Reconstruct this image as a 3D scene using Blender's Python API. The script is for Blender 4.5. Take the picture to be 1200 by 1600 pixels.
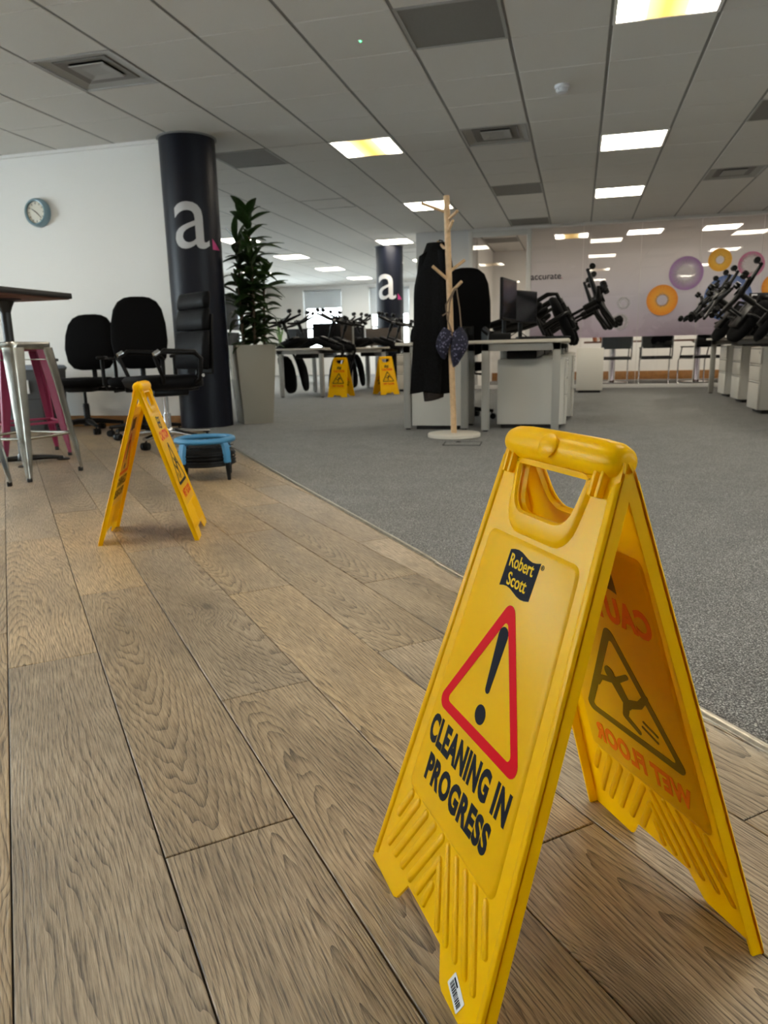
import bpy, bmesh, math, random
from mathutils import Matrix, Vector
random.seed(7)
for o in list(bpy.data.objects): bpy.data.objects.remove(o)
S = bpy.context.scene; COL = S.collection
PI = math.pi

# ------------------------------------------------------------------ camera, sky, exposure
CAM_H = 0.66357; PITCH = 0.21679; ROLL = -0.02316; YAW = 0.25808; FPX = 1144.389
def camera_axes():
    cp, sp = math.cos(PITCH), math.sin(PITCH)
    fw = Vector((-math.sin(YAW)*cp, math.cos(YAW)*cp, -sp)); rt = Vector((math.cos(YAW), math.sin(YAW), 0)); up = rt.cross(fw)
    c, s = math.cos(ROLL), math.sin(ROLL)
    return fw, c*rt + s*up, -s*rt + c*up
FW, RT, UP = camera_axes()
cd = bpy.data.cameras.new('camera'); cam = bpy.data.objects.new('camera', cd); COL.objects.link(cam)
cam.matrix_world = Matrix(((RT.x, UP.x, -FW.x, 0), (RT.y, UP.y, -FW.y, 0), (RT.z, UP.z, -FW.z, CAM_H), (0, 0, 0, 1)))
cd.sensor_fit = 'VERTICAL'; cd.sensor_height = 36; cd.sensor_width = 27; cd.lens = FPX/1600*36
cd.clip_start = 0.02; cd.clip_end = 300
cd.dof.use_dof = True; cd.dof.focus_distance = 0.98; cd.dof.aperture_fstop = 11
S.camera = cam
S.view_settings.view_transform = 'Standard'; S.view_settings.look = 'None'
S.view_settings.gamma = 1; S.view_settings.use_curve_mapping = False
S.view_settings.exposure = 1.05
W = bpy.data.worlds.new('sky'); S.world = W; W.use_nodes = True
bg = W.node_tree.nodes['Background']; bg.inputs[0].default_value = (0.92, 0.96, 1.0, 1); bg.inputs[1].default_value = 8.5
LAMP = 14.0

def in_frame(x, y, z, m=0.0):
    P = Vector((x, y, z-CAM_H)); d = P.dot(FW)
    if d < 0.05: return False
    u = 600+FPX*P.dot(RT)/d; v = 800-FPX*P.dot(UP)/d
    return -m < u < 1200+m and -m < v < 1600+m

# ------------------------------------------------------------------ materials
def nt(name):
    m = bpy.data.materials.new(name); m.use_nodes = True
    return m, m.node_tree, m.node_tree.nodes, m.node_tree.links
def mat(name, col, rough=0.5, metal=0.0, noise=0.0, nscale=40, bump=0.0, bscale=200, spec=0.5, translucent=0.0, tcol=None, sheen=0.0):
    m, t, N, L = nt(name); b = N['Principled BSDF']
    b.inputs['Base Color'].default_value = (*col, 1); b.inputs['Roughness'].default_value = rough
    b.inputs['Metallic'].default_value = metal; b.inputs['Specular IOR Level'].default_value = spec
    if sheen: b.inputs['Sheen Weight'].default_value = sheen
    tc = N.new('ShaderNodeTexCoord')
    if noise:
        n = N.new('ShaderNodeTexNoise'); n.inputs['Scale'].default_value = nscale; n.inputs['Detail'].default_value = 4
        L.new(tc.outputs['Object'], n.inputs['Vector'])
        r = N.new('ShaderNodeValToRGB'); r.color_ramp.elements[0].position = 0.3; r.color_ramp.elements[1].position = 0.7
        r.color_ramp.elements[0].color = (*[c*(1-noise) for c in col], 1); r.color_ramp.elements[1].color = (*[min(1, c*(1+noise)) for c in col], 1)
        L.new(n.outputs['Fac'], r.inputs['Fac']); L.new(r.outputs['Color'], b.inputs['Base Color'])
    if bump:
        n = N.new('ShaderNodeTexNoise'); n.inputs['Scale'].default_value = bscale; n.inputs['Detail'].default_value = 3
        L.new(tc.outputs['Object'], n.inputs['Vector'])
        bp = N.new('ShaderNodeBump'); bp.inputs['Strength'].default_value = bump; bp.inputs['Distance'].default_value = 0.002
        L.new(n.outputs['Fac'], bp.inputs['Height']); L.new(bp.outputs['Normal'], b.inputs['Normal'])
    if translucent:
        tr = N.new('ShaderNodeBsdfTranslucent'); tr.inputs['Color'].default_value = (*(tcol or col), 1)
        mx = N.new('ShaderNodeMixShader'); mx.inputs['Fac'].default_value = translucent
        L.new(b.outputs[0], mx.inputs[1]); L.new(tr.outputs[0], mx.inputs[2]); L.new(mx.outputs[0], N['Material Output'].inputs[0])
    return m

def math_node(N, L, op, a, b=None, c=None):
    n = N.new('ShaderNodeMath'); n.operation = op
    for i, v in enumerate((a, b, c)):
        if v is None: continue
        if isinstance(v, (int, float)): n.inputs[i].default_value = v
        else: L.new(v, n.inputs[i])
    return n.outputs[0]

def oak_material():
    # plain-sawn oak: growth rings cut by the board face give cathedrals near the heart and straight grain beside it
    m, t, N, L = nt('oak_laminate'); b = N['Principled BSDF']
    tc = N.new('ShaderNodeTexCoord'); oi = N.new('ShaderNodeObjectInfo')
    sep = N.new('ShaderNodeSeparateXYZ'); L.new(tc.outputs['Object'], sep.inputs[0])
    rnd = oi.outputs['Random']
    r2 = math_node(N, L, 'FRACT', math_node(N, L, 'MULTIPLY', rnd, 17.31))
    r3 = math_node(N, L, 'FRACT', math_node(N, L, 'MULTIPLY', rnd, 91.7))
    off = N.new('ShaderNodeCombineXYZ'); L.new(math_node(N, L, 'MULTIPLY', rnd, 37.0), off.inputs[0]); L.new(math_node(N, L, 'MULTIPLY', r2, 53.0), off.inputs[1])
    add = N.new('ShaderNodeVectorMath'); add.operation = 'ADD'; L.new(tc.outputs['Object'], add.inputs[0]); L.new(off.outputs[0], add.inputs[1])
    def noise(sx, sy, scale, detail=3, rough=0.5):
        mp = N.new('ShaderNodeMapping'); mp.inputs['Scale'].default_value = (sx, sy, 1); L.new(add.outputs[0], mp.inputs[0])
        n = N.new('ShaderNodeTexNoise'); n.inputs['Scale'].default_value = scale; n.inputs['Detail'].default_value = detail; n.inputs['Roughness'].default_value = rough
        L.new(mp.outputs[0], n.inputs['Vector']); return n.outputs['Fac']
    wob = noise(1, 0.16, 8, 3, .5); wob2 = noise(1, 0.22, 46, 2); fine = noise(1, 0.045, 380, 3, .65); big = noise(1, 0.35, 7, 3); streak = noise(1, 0.06, 90, 2)
    x = math_node(N, L, 'ADD', sep.outputs[0], math_node(N, L, 'MULTIPLY_ADD', r2, 0.30, -0.15))
    x = math_node(N, L, 'ADD', x, math_node(N, L, 'MULTIPLY_ADD', wob, 0.10, -0.05))
    yy = math_node(N, L, 'ADD', sep.outputs[1], math_node(N, L, 'MULTIPLY_ADD', r3, 1.4, -0.7))
    dep = math_node(N, L, 'MULTIPLY', math_node(N, L, 'ADD', yy, math_node(N, L, 'MULTIPLY', wob, 0.55)), 0.10)
    rad = math_node(N, L, 'SQRT', math_node(N, L, 'ADD', math_node(N, L, 'MULTIPLY', x, x), math_node(N, L, 'MULTIPLY', dep, dep)))
    rad = math_node(N, L, 'ADD', rad, math_node(N, L, 'MULTIPLY', wob2, 0.006))
    kmp = N.new('ShaderNodeMapping'); kmp.inputs['Scale'].default_value = (1, 0.42, 1); L.new(add.outputs[0], kmp.inputs[0])
    kv = N.new('ShaderNodeTexVoronoi'); kv.inputs['Scale'].default_value = 2.6; L.new(kmp.outputs[0], kv.inputs['Vector'])
    def smooth(v, lo, hi):
        q = N.new('ShaderNodeMapRange'); q.interpolation_type = 'SMOOTHSTEP'; q.inputs['From Min'].default_value = lo; q.inputs['From Max'].default_value = hi
        q.inputs['To Min'].default_value = 1; q.inputs['To Max'].default_value = 0; L.new(v, q.inputs['Value']); return q.outputs[0]
    kd = math_node(N, L, 'ADD', kv.outputs['Distance'], math_node(N, L, 'MULTIPLY_ADD', wob2, 0.05, -0.025))
    knot = smooth(kd, 0.015, 0.05); halo = smooth(kd, 0.03, 0.20)
    rad = math_node(N, L, 'ADD', rad, math_node(N, L, 'MULTIPLY', halo, 0.045))
    fr = math_node(N, L, 'FRACT', math_node(N, L, 'MULTIPLY', rad, 155.0))
    ring = math_node(N, L, 'POWER', fr, 3.0)                                   # late wood edge
    g = math_node(N, L, 'ADD', math_node(N, L, 'MULTIPLY', ring, 0.36), math_node(N, L, 'MULTIPLY_ADD', fine, 1.35, -0.28))
    ramp = N.new('ShaderNodeValToRGB'); E_ = ramp.color_ramp.elements
    E_[0].position = 0.22; E_[0].color = (0.455, 0.352, 0.226, 1); E_[1].position = 0.80; E_[1].color = (0.085, 0.059, 0.033, 1)
    e = E_.new(0.45); e.color = (0.345, 0.258, 0.158, 1)
    L.new(g, ramp.inputs['Fac'])
    tone = N.new('ShaderNodeValToRGB'); T_ = tone.color_ramp.elements
    T_[0].position = 0.30; T_[0].color = (0.62, 0.60, 0.58, 1); T_[1].position = 0.62; T_[1].color = (1.08, 1.06, 1.03, 1)
    L.new(math_node(N, L, 'ADD', math_node(N, L, 'MULTIPLY', big, 0.7), math_node(N, L, 'MULTIPLY', streak, 0.3)), tone.inputs['Fac'])
    mul = N.new('ShaderNodeMix'); mul.data_type = 'RGBA'; mul.blend_type = 'MULTIPLY'; mul.inputs[0].default_value = 1
    L.new(ramp.outputs[0], mul.inputs[6]); L.new(tone.outputs[0], mul.inputs[7])
    dk = math_node(N, L, 'SUBTRACT', 1.0, math_node(N, L, 'ADD', math_node(N, L, 'MULTIPLY', knot, 0.42), math_node(N, L, 'MULTIPLY', halo, 0.20)))
    kc = N.new('ShaderNodeCombineXYZ')
    for i in range(3): L.new(dk, kc.inputs[i])
    mk = N.new('ShaderNodeMix'); mk.data_type = 'RGBA'; mk.blend_type = 'MULTIPLY'; mk.inputs[0].default_value = 1; L.new(mul.outputs[2], mk.inputs[6]); L.new(kc.outputs[0], mk.inputs[7])
    hsv = N.new('ShaderNodeHueSaturation'); L.new(mk.outputs[2], hsv.inputs['Color'])
    L.new(math_node(N, L, 'MULTIPLY_ADD', r3, 0.40, 0.88), hsv.inputs['Value']); L.new(math_node(N, L, 'MULTIPLY_ADD', r2, 0.25, 0.80), hsv.inputs['Saturation'])
    L.new(hsv.outputs[0], b.inputs['Base Color'])
    L.new(math_node(N, L, 'MULTIPLY_ADD', fine, 0.20, 0.24), b.inputs['Roughness']); b.inputs['Specular IOR Level'].default_value = 0.45
    bp = N.new('ShaderNodeBump'); bp.inputs['Strength'].default_value = 0.8; bp.inputs['Distance'].default_value = 0.0012; bp.invert = True
    L.new(g, bp.inputs['Height']); L.new(bp.outputs[0], b.inputs['Normal'])
    return m

def carpet_material():
    m, t, N, L = nt('grey_carpet'); b = N['Principled BSDF']; tc = N.new('ShaderNodeTexCoord')
    n = N.new('ShaderNodeTexNoise'); n.inputs['Scale'].default_value = 260; n.inputs['Detail'].default_value = 2; L.new(tc.outputs['Object'], n.inputs['Vector'])
    v = N.new('ShaderNodeTexVoronoi'); v.inputs['Scale'].default_value = 330; L.new(tc.outputs['Object'], v.inputs['Vector'])
    w = N.new('ShaderNodeTexNoise'); w.inputs['Scale'].default_value = 5; w.inputs['Detail'].default_value = 3; L.new(tc.outputs['Object'], w.inputs['Vector'])
    f = math_node(N, L, 'ADD', math_node(N, L, 'MULTIPLY', n.outputs['Fac'], 0.75), math_node(N, L, 'MULTIPLY', v.outputs['Distance'], 0.35))
    r = N.new('ShaderNodeValToRGB'); E_ = r.color_ramp.elements
    E_[0].position = 0.40; E_[0].color = (0.026, 0.026, 0.027, 1); E_[1].position = 0.76; E_[1].color = (0.46, 0.45, 0.43, 1)
    e = E_.new(0.57); e.color = (0.128, 0.127, 0.123, 1)
    L.new(f, r.inputs['Fac'])
    mul = N.new('ShaderNodeMix'); mul.data_type = 'RGBA'; mul.blend_type = 'MULTIPLY'; mul.inputs[0].default_value = 1
    c = N.new('ShaderNodeCombineXYZ'); k = math_node(N, L, 'MULTIPLY_ADD', w.outputs['Fac'], 0.5, 0.78)
    for i in range(3): L.new(k, c.inputs[i])
    L.new(r.outputs[0], mul.inputs[6]); L.new(c.outputs[0], mul.inputs[7]); L.new(mul.outputs[2], b.inputs['Base Color'])
    b.inputs['Roughness'].default_value = 0.95; b.inputs['Specular IOR Level'].default_value = 0.1; b.inputs['Sheen Weight'].default_value = 0.15
    bp = N.new('ShaderNodeBump'); bp.inputs['Strength'].default_value = 0.9; bp.inputs['Distance'].default_value = 0.004
    L.new(f, bp.inputs['Height']); L.new(bp.outputs[0], b.inputs['Normal'])
    return m

def emit_panel(name, mid):
    # lamp diffuser: the tubes' ends show white, some old diffusers glow yellow in the middle
    m, t, N, L = nt(name); N.remove(N['Principled BSDF']); em = N.new('ShaderNodeEmission'); tc = N.new('ShaderNodeTexCoord')
    sep = N.new('ShaderNodeSeparateXYZ'); L.new(tc.outputs['Object'], sep.inputs[0])
    d = math_node(N, L, 'ABSOLUTE', math_node(N, L, 'MULTIPLY', sep.outputs[0], 3.6))
    r = N.new('ShaderNodeValToRGB'); r.color_ramp.elements[0].position = 0.05; r.color_ramp.elements[0].color = (*mid, 1); e = r.color_ramp.elements.new(0.38); e.color = (mid[0]*1.6, mid[1]*1.9, mid[2]*3, 1) if mid[0] < .5 else (1, .92, .76, 1)
    r.color_ramp.elements[-1].position = 0.75; r.color_ramp.elements[-1].color = (1, 0.90, 0.73, 1)
    L.new(d, r.inputs['Fac']); L.new(r.outputs[0], em.inputs['Color']); em.inputs['Strength'].default_value = LAMP
    L.new(em.outputs[0], N['Material Output'].inputs[0]); return m

def glass_material(name, tint=(1, 1, 1), ior=1.5):
    m, t, N, L = nt(name); N.remove(N['Principled BSDF'])
    tr = N.new('ShaderNodeBsdfTransparent'); tr.inputs[0].default_value = (*tint, 1); gl = N.new('ShaderNodeBsdfGlossy'); gl.inputs['Roughness'].default_value = 0.0
    fr = N.new('ShaderNodeFresnel'); fr.inputs['IOR'].default_value = ior; mx = N.new('ShaderNodeMixShader')
    L.new(fr.outputs[0], mx.inputs[0]); L.new(tr.outputs[0], mx.inputs[1]); L.new(gl.outputs[0], mx.inputs[2]); L.new(mx.outputs[0], N['Material Output'].inputs[0]); return m

def film_material():
    # printed gradient film: lilac and dense low down, fading to clear near the ceiling (object origin on the floor)
    m, t, N, L = nt('gradient_film'); b = N['Principled BSDF']; tc = N.new('ShaderNodeTexCoord'); sep = N.new('ShaderNodeSeparateXYZ'); L.new(tc.outputs['Object'], sep.inputs[0])
    r = N.new('ShaderNodeValToRGB'); E_ = r.color_ramp.elements; E_[0].position = 0.3; E_[0].color = (0.66, 0.53, 0.66, 1); E_[1].position = 0.95; E_[1].color = (0.84, 0.79, 0.77, 1)
    e = E_.new(0.55); e.color = (0.72, 0.68, 0.78, 1)
    L.new(math_node(N, L, 'DIVIDE', sep.outputs[2], 2.4), r.inputs['Fac']); L.new(r.outputs[0], b.inputs['Base Color']); b.inputs['Roughness'].default_value = 0.7
    a = N.new('ShaderNodeMapRange'); a.inputs['From Min'].default_value = 1.1; a.inputs['From Max'].default_value = 2.1; a.inputs['To Min'].default_value = 0.88; a.inputs['To Max'].default_value = 0.50
    L.new(sep.outputs[2], a.inputs['Value']); L.new(a.outputs[0], b.inputs['Alpha']); return m

def ring_material(name, stops):
    m, t, N, L = nt(name); b = N['Principled BSDF']; tc = N.new('ShaderNodeTexCoord'); sep = N.new('ShaderNodeSeparateXYZ'); L.new(tc.outputs['Object'], sep.inputs[0])
    rr = math_node(N, L, 'SQRT', math_node(N, L, 'ADD', math_node(N, L, 'MULTIPLY', sep.outputs[0], sep.outputs[0]), math_node(N, L, 'MULTIPLY', sep.outputs[2], sep.outputs[2])))
    ang = math_node(N, L, 'ARCTAN2', sep.outputs[2], sep.outputs[0])
    n = N.new('ShaderNodeTexNoise'); n.noise_dimensions = '1D'; n.inputs['Scale'].default_value = 9; L.new(ang, n.inputs['W'])
    rr = math_node(N, L, 'ADD', rr, math_node(N, L, 'MULTIPLY_ADD', n.outputs['Fac'], 0.10, -0.05))
    r = N.new('ShaderNodeValToRGB'); E_ = r.color_ramp.elements
    while len(E_) < len(stops): E_.new(0.5)
    for e, (p, c) in zip(E_, stops): e.position = p; e.color = c
    L.new(rr, r.inputs['Fac']); L.new(r.outputs[0], b.inputs['Base Color']); L.new(r.outputs[1], b.inputs['Alpha']); b.inputs['Roughness'].default_value = 0.5
    return m

M = dict(
 oak=oak_material(), carpet=carpet_material(),
 subfloor=mat('dark_underlay', (0.02, 0.016, 0.012), 0.9), steel=mat('brushed_trim', (0.62, 0.58, 0.50), 0.28, 1.0, noise=.15, nscale=60),
 white_wall=mat('white_paint', (0.80, 0.79, 0.77), 0.75, bump=.05), grey_wall=mat('pale_paint', (0.60, 0.60, 0.61), 0.8),
 tile=mat('ceiling_tile', (0.66, 0.645, 0.615), 0.95, noise=.06, nscale=260, bump=.25, bscale=420, spec=.1), bar=mat('ceiling_grid', (0.22, 0.22, 0.215), 0.6), plenum=mat('plenum_dark', (0.05, 0.05, 0.05), 0.9),
 vent=mat('vent_grey', (0.20, 0.195, 0.185), 0.7, noise=.2, nscale=500), vent_light=mat('vent_light', (0.36, 0.355, 0.34), 0.7), vent_frame=mat('vent_frame', (0.42, 0.415, 0.40), 0.6),
 lamp=emit_panel('lamp_white', (1, 0.90, 0.72)), lamp_yellow=emit_panel('lamp_yellowed', (0.075, 0.043, 0.009)), lamp_frame=mat('lamp_frame', (0.72, 0.72, 0.7), 0.4),
 navy=mat('navy_vinyl', (0.0055, 0.007, 0.014), 0.40, spec=.22), letter=mat('white_vinyl', (0.52, 0.52, 0.53), 0.4), magenta=mat('magenta_vinyl', (0.45, 0.01, 0.16), 0.4),
 yellow=mat('yellow_plastic', (0.98, 0.60, 0.0), 0.30, spec=.16, noise=.02, nscale=9, translucent=0.40, tcol=(1.0, 0.78, 0.02)), 
 p_black=mat('print_black', (0.008, 0.009, 0.016), 0.5, spec=.04), p_red=mat('print_red', (0.62, 0.004, 0.012), 0.5, spec=.04), p_yellow=mat('print_yellow', (0.80, 0.52, 0.02), 0.5, spec=.04), p_orange=mat('print_orange_red', (0.72, 0.06, 0.01), 0.5, spec=.04),
 ghost_dark=mat('painted_show_through', (0.20, 0.125, 0.004), 0.5, spec=.04), ghost_red=mat('painted_show_through_red', (0.85, 0.19, 0.004), 0.5, spec=.04), p_white=mat('label_white', (0.72, 0.72, 0.72), 0.5),  # show-through colours: shade of the outer print, painted instead of transmitted
 fabric=mat('black_fabric', (0.0042, 0.0042, 0.0048), 0.9, noise=.4, nscale=400, bump=.3, bscale=500, spec=.08), leather=mat('black_leather', (0.0045, 0.0045, 0.0055), 0.5, bump=.2, bscale=160, spec=.08),
 plastic=mat('black_plastic', (0.0050, 0.0050, 0.0055), 0.42, spec=.18), chrome=mat('chrome', (0.72, 0.73, 0.76), 0.12, 1.0), rubber=mat('rubber', (0.012, 0.012, 0.012), 0.8),
 raw_steel=mat('clear_coated_steel', (0.43, 0.42, 0.38), 0.24, 1.0, noise=.15, nscale=14), pink=mat('pink_enamel', (0.24, 0.022, 0.07), 0.35, spec=.3),
 desk=mat('pale_laminate', (0.60, 0.56, 0.48), 0.45, noise=.03, nscale=8), frame=mat('grey_frame', (0.34, 0.335, 0.31), 0.45), cabinet=mat('off_white_steel', (0.62, 0.60, 0.55), 0.42), cabinet_dark=mat('cabinet_plinth', (0.015, 0.015, 0.015), 0.7),
 wood=mat('pale_beech', (0.60, 0.40, 0.22), 0.5, noise=.15, nscale=30), base_white=mat('stand_base', (0.66, 0.62, 0.54), 0.5), coat=mat('black_wool', (0.0045, 0.0045, 0.005), 0.95, noise=.5, nscale=60, spec=.15), lining=mat('brown_lining', (0.028, 0.018, 0.014), 0.8), cord=mat('tan_cord', (0.16, 0.11, 0.07), 0.8),
 brown=mat('wood_skirting', (0.30, 0.135, 0.035), 0.5, noise=.2, nscale=18), table_black=mat('black_laminate', (0.010, 0.009, 0.009), 0.45), table_under=mat('red_brown_board', (0.17, 0.075, 0.045), 0.6), cast=mat('black_cast', (0.012, 0.012, 0.012), 0.45),
 bin=mat('charcoal_bin', (0.035, 0.038, 0.043), 0.5), bin_lid=mat('blue_grey_lid', (0.16, 0.19, 0.25), 0.4), planter=mat('gloss_planter', (0.35, 0.33, 0.28), 0.14), soil=mat('soil', (0.02, 0.013, 0.008), 0.95, noise=.5, nscale=60),
 leaf=mat('leaf_green', (0.018, 0.042, 0.012), 0.38, noise=.5, nscale=30, translucent=.12, tcol=(.05, .12, .02)), stalk=mat('cane_bark', (0.10, 0.075, 0.05), 0.8, noise=.3, nscale=50),
 blue=mat('blue_plastic', (0.045, 0.21, 0.40), 0.4), clock_rim=mat('clock_blue_rim', (0.20, 0.32, 0.38), 0.3), clock_face=mat('clock_face', (0.70, 0.67, 0.58), 0.5),
 screen=mat('screen_black', (0.01, 0.01, 0.013), 0.15), screen_back=mat('monitor_back', (0.007, 0.007, 0.009), 0.5, spec=.2), divider=mat('brown_screen_fabric', (0.085, 0.065, 0.05), 0.9, noise=.2, nscale=300),
 frame_white=mat('white_frame', (0.60, 0.59, 0.57), 0.45), glass=glass_material('clear_glass'), wglass=glass_material('window_glass', (.95, 1, 1), 1.45), film=film_material(), blind=mat('roller_blind', (0.66, 0.68, 0.70), 0.8, translucent=0.10, tcol=(.62, .68, .72)),
 detector=mat('detector_white', (0.62, 0.63, 0.66), 0.4), led=None, tan_floor=mat('floor_box_lid', (0.05, 0.05, 0.05), 0.6), mug=mat('terracotta', (0.45, 0.16, 0.06), 0.5), paper=mat('paper', (0.75, 0.76, 0.80), 0.8),
)
_m, _t, _N, _L = nt('green_led'); _b = _N['Principled BSDF']; _b.inputs['Emission Color'].default_value = (0.05, 0.9, 0.25, 1); _b.inputs['Emission Strength'].default_value = 2.5; M['led'] = _m
def cloth_pattern():
    m, t, N, L = nt('floral_cloth'); b = N['Principled BSDF']; tc = N.new('ShaderNodeTexCoord'); v = N.new('ShaderNodeTexVoronoi'); v.inputs['Scale'].default_value = 45
    L.new(tc.outputs['Object'], v.inputs['Vector']); r = N.new('ShaderNodeValToRGB'); r.color_ramp.elements[0].position = .22; r.color_ramp.elements[0].color = (.16, .15, .24, 1); r.color_ramp.elements[1].position = .38; r.color_ramp.elements[1].color = (.012, .012, .03, 1)
    L.new(v.outputs['Distance'], r.inputs[0]); L.new(r.outputs[0], b.inputs['Base Color']); b.inputs['Roughness'].default_value = .85; return m
M['floral'] = cloth_pattern()

# ------------------------------------------------------------------ mesh helpers
def BM(): return bmesh.new()
def merge(dst, src, Mx=None):
    vm = {}
    for v in src.verts: vm[v] = dst.verts.new(Mx @ v.co if Mx else v.co)
    for f in src.faces:
        try: dst.faces.new([vm[v] for v in f.verts])
        except ValueError: pass
    src.free()
def box(bm, c, s, bev=0, Mx=None, seg=2):
    t = bmesh.new(); bmesh.ops.create_cube(t, size=1)
    for v in t.verts: v.co = Vector((v.co.x*s[0]+c[0], v.co.y*s[1]+c[1], v.co.z*s[2]+c[2]))
    if bev: bmesh.ops.bevel(t, geom=list(t.edges), offset=bev, segments=seg, affect='EDGES', profile=0.5)
    merge(bm, t, Mx)
def box2(bm, a, b, bev=0, Mx=None, seg=2):
    box(bm, [(a[i]+b[i])/2 for i in range(3)], [abs(b[i]-a[i]) for i in range(3)], bev, Mx, seg)
def frame_of(d):
    d = Vector(d).normalized(); a = Vector((0, 0, 1)) if abs(d.z) < 0.9 else Vector((1, 0, 0))
    x = a.cross(d).normalized(); return x, d.cross(x)
def loft(bm, rings, caps=True, closed=False):
    R = [[bm.verts.new(p) for p in r] for r in rings]; n = len(R[0])
    seq = list(zip(R, R[1:])) + ([(R[-1], R[0])] if closed else [])
    for a, b in seq:
        for i in range(n): bm.faces.new((a[i], a[(i+1) % n], b[(i+1) % n], b[i]))
    if caps and not closed:
        bm.faces.new(R[0][::-1]); bm.faces.new(R[-1])
def tube(bm, pts, r, n=8, closed=False, caps=True):
    pts = [Vector(p) for p in pts]; k = len(pts); rr = r if isinstance(r, (list, tuple)) else [r]*k; rings = []; px = None
    for i, p in enumerate(pts):
        if closed: d = pts[(i+1) % k]-pts[i-1]
        else: d = pts[min(i+1, k-1)]-pts[max(i-1, 0)]
        if px is None: x, y = frame_of(d)
        else:
            d.normalize(); x = (px-d*px.dot(d)).normalized(); y = d.cross(x)
        px = x; rings.append([p+rr[i]*(math.cos(2*PI*j/n)*x+math.sin(2*PI*j/n)*y) for j in range(n)])
    loft(bm, rings, caps, closed)
def cyl(bm, p0, p1, r0, r1=None, n=16):
    tube(bm, [p0, p1], [r0, r0 if r1 is None else r1], n)
def lathe(bm, prof, n=24, c=(0, 0, 0), Mx=None):
    rings = []
    for r, z in prof:
        ps = [Vector((c[0]+max(r, 1e-4)*math.cos(2*PI*j/n), c[1]+max(r, 1e-4)*math.sin(2*PI*j/n), c[2]+z)) for j in range(n)]
        rings.append([Mx @ p for p in ps] if Mx else ps)
    loft(bm, rings)
def rrect(w, h, r, k=4, cx=0, cy=0):
    out = []
    for sx, sy, a0 in ((1, 1, 0), (-1, 1, 90), (-1, -1, 180), (1, -1, 270)):
        for i in range(k+1):
            a = math.radians(a0+90*i/k); out.append((cx+sx*(w/2-r)+r*math.cos(a), cy+sy*(h/2-r)+r*math.sin(a)))
    return out
def round_poly(pts, rad, k=4):
    out = []; n = len(pts)
    for i in range(n):
        p = Vector(pts[i]); a = Vector(pts[i-1])-p; b = Vector(pts[(i+1) % n])-p
        r = rad[i] if isinstance(rad, (list, tuple)) else rad
        if r <= 0: out.append(tuple(p)); continue
        ang = a.angle(b); d = min(r/math.tan(ang/2), a.length*.49, b.length*.49); a.normalize(); b.normalize(); r = d*math.tan(ang/2)
        c = p+(a+b).normalized()*(r/math.sin(ang/2)); s = p+a*d-c; e = p+b*d-c
        a0 = math.atan2(s.y, s.x); a1 = math.atan2(e.y, e.x); da = (a1-a0+PI) % (2*PI)-PI
        for j in range(k+1): out.append((c.x+r*math.cos(a0+da*j/k), c.y+r*math.sin(a0+da*j/k)))
    return out
def fill2d(bm, loops, z=0.0):
    vs = []; es = []
    for lp in loops:
        q = [bm.verts.new((x, y, z)) for x, y in lp]; vs.append(q)
        for i in range(len(q)): es.append(bm.edges.new((q[i], q[(i+1) % len(q)])))
    r = bmesh.ops.triangle_fill(bm, use_beauty=True, use_dissolve=False, edges=es, normal=(0, 0, 1))
    return vs, [g for g in r['geom'] if isinstance(g, bmesh.types.BMFace)]
def prism(bm, loops, z0, z1, Mx=None):
    """Polygon (first loop) with holes, from z0 to z1."""
    t = bmesh.new(); vs, fs = fill2d(t, loops, z1)
    for f in fs:
        if f.normal.z < 0: f.normal_flip()
    low = {v: t.verts.new((v.co.x, v.co.y, z0)) for q in vs for v in q}
    for f in fs: t.faces.new([low[v] for v in reversed(f.verts)])
    for q in vs:
        for i in range(len(q)):
            a, b = q[i], q[(i+1) % len(q)]; t.faces.new((a, low[a], low[b], b))
    bmesh.ops.recalc_face_normals(t, faces=list(t.faces)); merge(bm, t, Mx)
def inset_poly(pts, d):
    n = len(pts); A = sum(pts[i][0]*pts[(i+1) % n][1]-pts[(i+1) % n][0]*pts[i][1] for i in range(n)); sg = 1 if A > 0 else -1; out = []
    for i in range(n):
        a, p, b = Vector(pts[i-1]), Vector(pts[i]), Vector(pts[(i+1) % n]); e = (p-a); f = (b-p)
        if e.length < 1e-7 or f.length < 1e-7: out.append(tuple(p)); continue
        e.normalize(); f.normalize(); n1 = Vector((-e.y, e.x))*sg; n2 = Vector((-f.y, f.x))*sg; m = (n1+n2)
        m = m/max(m.length_squared/2, .3); out.append((p.x+m.x*d, p.y+m.y*d))
    return out
def plateau(bm, outline, z0, z1, ins, Mx):
    rings = [[Mx @ Vector((x, y, z0)) for x, y in outline], [Mx @ Vector((x, y, z0+(z1-z0)*.75)) for x, y in inset_poly(outline, ins*.55)], [Mx @ Vector((x, y, z1)) for x, y in inset_poly(outline, ins)]]
    loft(bm, rings)
def obj(name, bm, m, parent=None, loc=(0, 0, 0), rot=(0, 0, 0), smooth=35, recalc=True):
    if recalc: bmesh.ops.recalc_face_normals(bm, faces=list(bm.faces))
    me = bpy.data.meshes.new(name); bm.to_mesh(me); bm.free()
    for mm in (m if isinstance(m, (list, tuple)) else [m]): me.materials.append(mm)
    if smooth:
        me.shade_smooth(); me.set_sharp_from_angle(angle=math.radians(smooth))
    o = bpy.data.objects.new(name, me); COL.objects.link(o); o.location = loc; o.rotation_euler = rot
    if parent: o.parent = parent
    return o
def tag(o, label=None, cat=None, group=None, kind=None):
    for k, v in (('label', label), ('category', cat), ('group', group), ('kind', kind)):
        if v: o[k] = v
    return o
def thing(name, label, cat, loc=(0, 0, 0), rz=0, group=None):
    o = bpy.data.objects.new(name, None); COL.objects.link(o); o.location = loc; o.rotation_euler = (0, 0, rz); o.empty_display_size = .1
    return tag(o, label, cat, group)
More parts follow.
